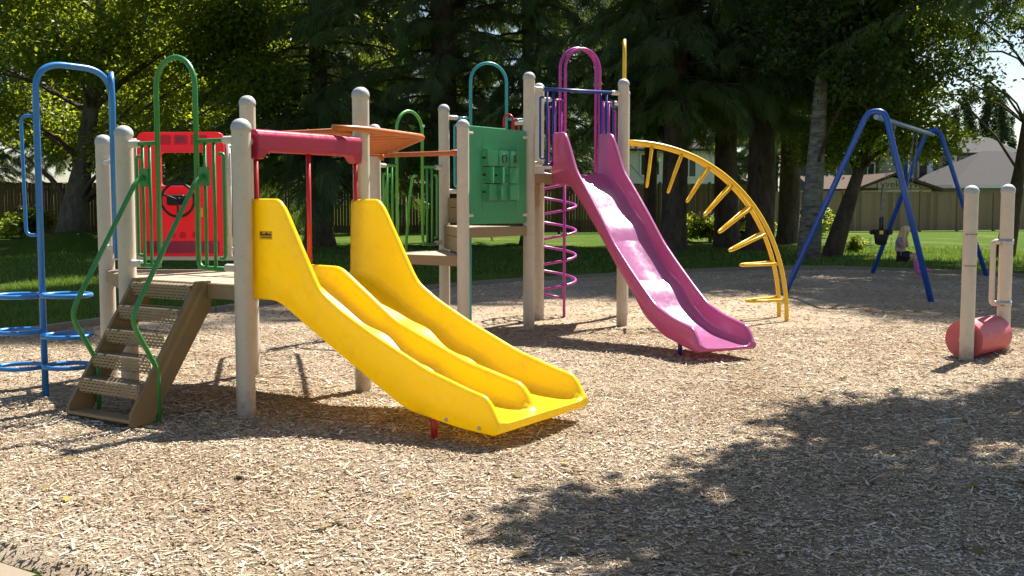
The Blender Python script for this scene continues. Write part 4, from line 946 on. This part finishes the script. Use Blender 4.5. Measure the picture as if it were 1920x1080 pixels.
# poplars far away
def poplar(seed):
    rg = np.random.default_rng(seed); bl = [((rg.uniform(-.5, .5), rg.uniform(-.5, .5), z), (1.3 - .04 * z, 1.3 - .04 * z, 1.6), 1) for z in np.linspace(3, 17, 11)]
    return broadleaf('poplar_tree', seed, trk(0, 0, 16), taper(.3), bl, 9000, .35, M['poplar'], M['barkgrey'])
pa = poplar(31)
place(pa, px(1812, 150), 150, 0, .95, 'slim poplar on the skyline beyond the roofs', group='poplars on the skyline')
for x, d, s_ in ((1787, 152, .82), (1846, 150, .98), (1858, 153, .92), (1872, 148, .9), (1888, 151, .75), (1770, 156, .8)):
    copy_tree(pa, px(x, d), d, x * .37, s_, 'slim poplar on the skyline beyond the roofs', 'poplars on the skyline')

# ------------------------------------------------------------------ fences
def fence(name, a, b, h, mat, label, bay=2.4, bw=.14):
    a, b = Vector(a), Vector(b); root = empty(name, a, label, 'fence'); Lg = (b - a).length; d = (b - a) / Lg; n = round(Lg / bay); rz = math.atan2(d.y, d.x)
    nrm = Vector((-d.y, d.x, 0))
    for i in range(n + 1):
        p = a + d * Lg * i / n; MB().box(p + Vector((0, 0, (h + .12) / 2 - .05)), (.12, .12, h + .22), rz).build('fence_post', mat, root)
        if i == n: break
        m = MB(); x = .08
        while x < Lg / n - .08:
            c = p + d * (x + bw / 2) + nrm * random.uniform(-.006, .006); hh = h + random.uniform(-.015, .015); m.box(c + Vector((0, 0, hh / 2 + .03)), (bw - .008, .02, hh - .03), rz); x += bw
        m.build('fence_boards', mat, root, kind='stuff')
        for z in (.35, h - .25): MB().obox(p + nrm * .05 + Vector((0, 0, z)), p + d * Lg / n + nrm * .05 + Vector((0, 0, z)), (0, 0, 1), .05, .09).build('fence_rail', mat, root)
        MB().obox(p + d * .05 + Vector((0, 0, h + .03)), p + d * (Lg / n - .05) + Vector((0, 0, h + .03)), (0, 0, 1), .13, .03).build('fence_cap', mat, root)
    return root
fence('board_fence', (12.2, 53.5, 0), (34, 60.2, 0), 1.98, M['fence'], 'sunlit weathered board fence behind the swings')
fence('board_fence', (-27, 49.5, 0), (12.0, 53.4, 0), 2.35, M['fencedark'], 'dark brown board fence in the shade of the cedars')

# ------------------------------------------------------------------ houses
M['white'] = paint('white_siding', (.72, .73, .73), .7, .04, .08); M['slate'] = paint('blue_grey_siding', (.10, .115, .15), .7, .06, .05); M['beige'] = paint('pale_house_wrap', (.50, .46, .34), .7, .1, .1)
M['greyside'] = paint('grey_green_siding', (.28, .29, .27), .75, .06, .08); M['shingle'] = paint('grey_shingles', (.07, .065, .063), .95, .2, .3, fine=25, spec=.05); M['brownroof'] = paint('mossy_brown_roof', (.095, .065, .05), .9, .3, .5, dirtc=(.10, .11, .05), fine=20, spec=.05)
M['glass'] = paint('window_glass', (.03, .04, .05), .12, .05, 0); M['trim'] = paint('white_trim', (.75, .75, .73), .6, .04, .05); M['bluedoor'] = paint('blue_door', (.02, .09, .42), .5, .05, 0); M['darkwall'] = paint('shaded_porch_wall', (.09, .085, .08), .8, .05, 0); M['wraptext'] = paint('print_grey_green', (.06, .08, .07), .7, .05, 0)
def siding(m, p, q, z0, z1, out, step=.16):
    """clapboards on a wall from p to q (each board proud at its lower edge)"""
    p, q = Vector(p), Vector(q); n = max(1, round((z1 - z0) / step)); s = (z1 - z0) / n; o = Vector(out)
    for i in range(n):
        z = z0 + i * s; m.add([p + o * .03 + Vector((0, 0, z)), q + o * .03 + Vector((0, 0, z)), q + o * .006 + Vector((0, 0, z + s)), p + o * .006 + Vector((0, 0, z + s)), p + Vector((0, 0, z)), q + Vector((0, 0, z))], [(0, 1, 2, 3), (4, 5, 1, 0)])
def window(root, c, w_, h_, out, rz, nmull=1):
    c = Vector(c); o = Vector(out); f = MB()
    for dx, dz, ww, hh in ((0, h_ / 2 + .05, w_ + .2, .1), (0, -h_ / 2 - .05, w_ + .2, .1), (-w_ / 2 - .05, 0, .1, h_), (w_ / 2 + .05, 0, .1, h_)):
        d = Vector((math.cos(rz), math.sin(rz), 0)); f.box(c + d * dx + Vector((0, 0, dz)) + o * .04, (ww, .08, hh), rz)
    fr = f.build('window', M['trim'], root); MB().box(c + o * .015, (w_, .03, h_), rz).build('pane', M['glass'], fr)
    for k in range(nmull):
        d = Vector((math.cos(rz), math.sin(rz), 0)); MB().box(c + d * (w_ * ((k + 1) / (nmull + 1) - .5)) + o * .04, (.06, .05, h_), rz).build('mullion', M['trim'], fr)
def block(root, x0, x1, y0, y1, z0, z1, mat, name='wall', side=True):
    m = MB().box(((x0 + x1) / 2, (y0 + y1) / 2, (z0 + z1) / 2), (x1 - x0, y1 - y0, z1 - z0))
    if side: siding(m, (x0, y0, 0), (x1, y0, 0), z0, z1, (0, -1, 0)); siding(m, (x0, y1, 0), (x0, y0, 0), z0, z1, (-1, 0, 0))
    return m.build(name, mat, root)
def gable(root, x0, x1, y0, y1, z, rise, mat, axis='x', ov=.4, th=.16):
    m = MB()
    if axis == 'x':
        ym = (y0 + y1) / 2
        for s_, ya_ in ((1, y0 - ov), (-1, y1 + ov)):
            zl = z - rise * ov / ((y1 - y0) / 2); vs = [(x0 - ov, ya_, zl), (x1 + ov, ya_, zl), (x1 + ov, ym, z + rise), (x0 - ov, ym, z + rise)]; m.add(vs + [(a, b, c + th) for a, b, c in vs], [(0, 3, 2, 1), (4, 5, 6, 7), (0, 1, 5, 4), (1, 2, 6, 5), (2, 3, 7, 6), (3, 0, 4, 7)])
    else:
        xm = (x0 + x1) / 2
        for xa in (x0 - ov, x1 + ov):
            zl = z - rise * ov / ((x1 - x0) / 2); vs = [(xa, y0 - ov, zl), (xa, y1 + ov, zl), (xm, y1 + ov, z + rise), (xm, y0 - ov, z + rise)]; m.add(vs + [(a, b, c + th) for a, b, c in vs], [(0, 1, 2, 3), (7, 6, 5, 4), (4, 5, 1, 0), (5, 6, 2, 1), (6, 7, 3, 2), (7, 4, 0, 3)])
    return m.build('roof', mat, root)
def H_(x, d): return px(x, d)
# white house beyond the dark fence
d_ = 66; hw_ = empty('white_house', (H_(1255, d_), d_, 0), 'white house seen between the cedar trunks under the yellow climber', 'house')
x0, x1 = H_(1130, d_), H_(1338, d_); block(hw_, x0, x1, d_, d_ + 8, 0, 4.7, M['white']); gable(hw_, x0, x1, d_, d_ + 8, 4.7, 1.5, M['shingle'])
for x in (1208, 1228): window(hw_, (H_(x, d_), d_, 3.75), .42, 1.2, (0, -1, 0), 0, 0)
window(hw_, (H_(1290, d_), d_, 3.6), .8, 1.1, (0, -1, 0), 0)
# blue-grey house
d_ = 78; hb = empty('blue_grey_house', (H_(1620, d_), d_, 0), 'dark blue-grey house behind the leaning tree and the swing', 'house')
x0, x1 = H_(1555, d_), H_(1702, d_); block(hb, x0, x1, d_, d_ + 9, 0, 4.6, M['slate']); gable(hb, x0, x1, d_, d_ + 9, 4.6, 1.8, M['shingle'])
for x in (1566, 1624, 1682): window(hb, (H_(x, d_), d_, 3.75), .9, 1.0, (0, -1, 0), 0)
# shed wrapped in printed sheeting
d_ = 63; sd2 = empty('garden_shed', (H_(1650, d_), d_, 0), 'low shed with mossy brown roof and printed house wrap behind the fence', 'shed')
x0, x1 = H_(1615, d_), H_(1745, d_); zt = at(1650, 347, d_).z; block(sd2, x0, x1, d_, d_ + 6, 0, zt - .2, M['beige'], side=False)
xm = H_(1672, d_); zr_ = at(1672, 328, d_).z
MB().extrude([(x0, d_, zt - .25), (x1, d_, zt - .25), (x1, d_, zt - .2), (xm, d_, zr_ - .12), (x0, d_, zt - .2)], (0, .25, 0)).build('gable_wall', M['beige'], sd2)
rm = MB()
for xa, za in ((x0 - .5, zt - .33), (x1 + .5, zt - .33)):
    vs = [(xa, d_ - .5, za), (xa, d_ + 6.3, za), (xm, d_ + 6.3, zr_), (xm, d_ - .5, zr_)]; rm.add(vs + [(a, b, c + .14) for a, b, c in vs], [(0, 1, 2, 3), (7, 6, 5, 4), (4, 5, 1, 0), (5, 6, 2, 1), (6, 7, 3, 2), (7, 4, 0, 3)])
rm.build('roof', M['brownroof'], sd2)
lx0 = H_(1535, d_); block(sd2, lx0, x0 - .01, d_ + .4, d_ + 5, 0, zt - .3, M['beige'], 'lean_to_wall', side=False)
MB().add([(lx0 - .4, d_ - .1, zt - .35), (x0 + .9, d_ - .1, zt - .30), (xm, d_ + 5.5, zr_ + .02), (lx0 + .2, d_ + 5.5, zr_ - .05), (lx0 - .4, d_ - .1, zt - .23), (x0 + .9, d_ - .1, zt - .18), (xm, d_ + 5.5, zr_ + .14), (lx0 + .2, d_ + 5.5, zr_ + .07)], [(0, 3, 2, 1), (4, 5, 6, 7), (0, 1, 5, 4), (1, 2, 6, 5), (2, 3, 7, 6), (3, 0, 4, 7)]).build('lean_to_roof', M['brownroof'], sd2)
for xx in (1637, 1690):
    cu = bpy.data.curves.new('wrap_print', 'FONT'); cu.body = 'Tyvek'; cu.size = .62; cu.extrude = .004
    to = bpy.data.objects.new('wrap_print_tmp', cu); col.objects.link(to); dg = bpy.context.evaluated_depsgraph_get(); tm = bpy.data.meshes.new_from_object(to.evaluated_get(dg)); bpy.data.objects.remove(to)
    tm.transform(Matrix.Translation((H_(xx, d_), d_ - .012, at(xx, 352, d_).z)) @ Matrix.Rotation(R(90), 4, 'X')); tm.materials.clear(); link('wrap_print', tm, M['wraptext'], sd2)
# house with the balcony
d_ = 72; hc_ = empty('balcony_house', (H_(1770, d_), d_, 0), 'grey house with a white railed balcony above the fence', 'house')
x0, x1 = H_(1702, d_), H_(1900, d_); zf = at(1780, 350, d_).z; zc_ = at(1780, 288, d_).z
block(hc_, x0, x1, d_ + 2.2, d_ + 10, 0, zc_, M['greyside']); gable(hc_, x0, x1, d_ + .2, d_ + 10, zc_, 1.2, M['shingle'])
MB().box(((x0 + x1) / 2, d_ + 1.1, zf - .12), (x1 - x0, 2.3, .24)).build('balcony_floor', M['trim'], hc_)
for x in (1706, 1742, 1786, 1822): MB().box((H_(x, d_), d_ + .1, (zc_) / 2), (.28, .28, zc_)).build('balcony_post', M['trim'], hc_)
xa, xb = H_(1742, d_), H_(1800, d_); zr2 = at(1760, 322, d_).z
MB().obox((xa, d_ - .02, zr2), (xb, d_ - .02, zr2), (0, 0, 1), .12, .1).build('balcony_rail', M['trim'], hc_); MB().obox((xa, d_ - .02, zf + .1), (xb, d_ - .02, zf + .1), (0, 0, 1), .1, .08).build('balcony_rail', M['trim'], hc_)
nb_ = 13
for i in range(nb_): MB().box((xa + (xb - xa) * (i + .5) / nb_, d_ - .02, (zf + zr2) / 2 + .03), (.09, .05, zr2 - zf - .2)).build('baluster', M['trim'], hc_)
for x, w_ in ((1762, 1.3), (1803, 1.1), (1845, 1.5)): window(hc_, (H_(x, d_), d_ + 2.2, (zf + zc_) / 2 + .15), w_, 1.5, (0, -1, 0), 0)
MB().box((H_(1722, d_), d_ + 2.15, zf + .9), (.5, .08, 1.9)).build('blue_door', M['bluedoor'], hc_)
# garage with hipped roof
d_ = 64; hg = empty('garage', (H_(1860, d_), d_, 0), 'grey sided garage with a large hipped shingle roof behind the fence', 'garage')
x0, x1 = H_(1795, d_), H_(2060, d_); ze = at(1850, 345, d_).z; zt = at(1900, 285, d_).z
block(hg, x0, x1, d_, d_ + 8, 0, ze, M['greyside']); o_ = .6; xr0 = H_(1893, d_)
e = [(x0 - o_, d_ - o_, ze - .05), (x1 + o_, d_ - o_, ze - .05), (x1 + o_, d_ + 8 + o_, ze - .05), (x0 - o_, d_ + 8 + o_, ze - .05)]; rdg = [(xr0, d_ + 4, zt + .25), (x1 - 3.6, d_ + 4, zt + .25)]
MB().add(e + rdg, [(0, 1, 5, 4), (2, 3, 4, 5), (3, 0, 4), (1, 2, 5), (3, 2, 1, 0)]).build('roof', M['shingle'], hg)
fm = MB(); fm.obox((e[0][0], e[0][1] - .02, ze - .14), (e[1][0], e[1][1] - .02, ze - .14), (0, 0, 1), .05, .2); fm.obox((e[0][0] - .02, e[0][1], ze - .14), (e[3][0] - .02, e[3][1], ze - .14), (0, 0, 1), .05, .2); fm.build('fascia', M['trim'], hg)
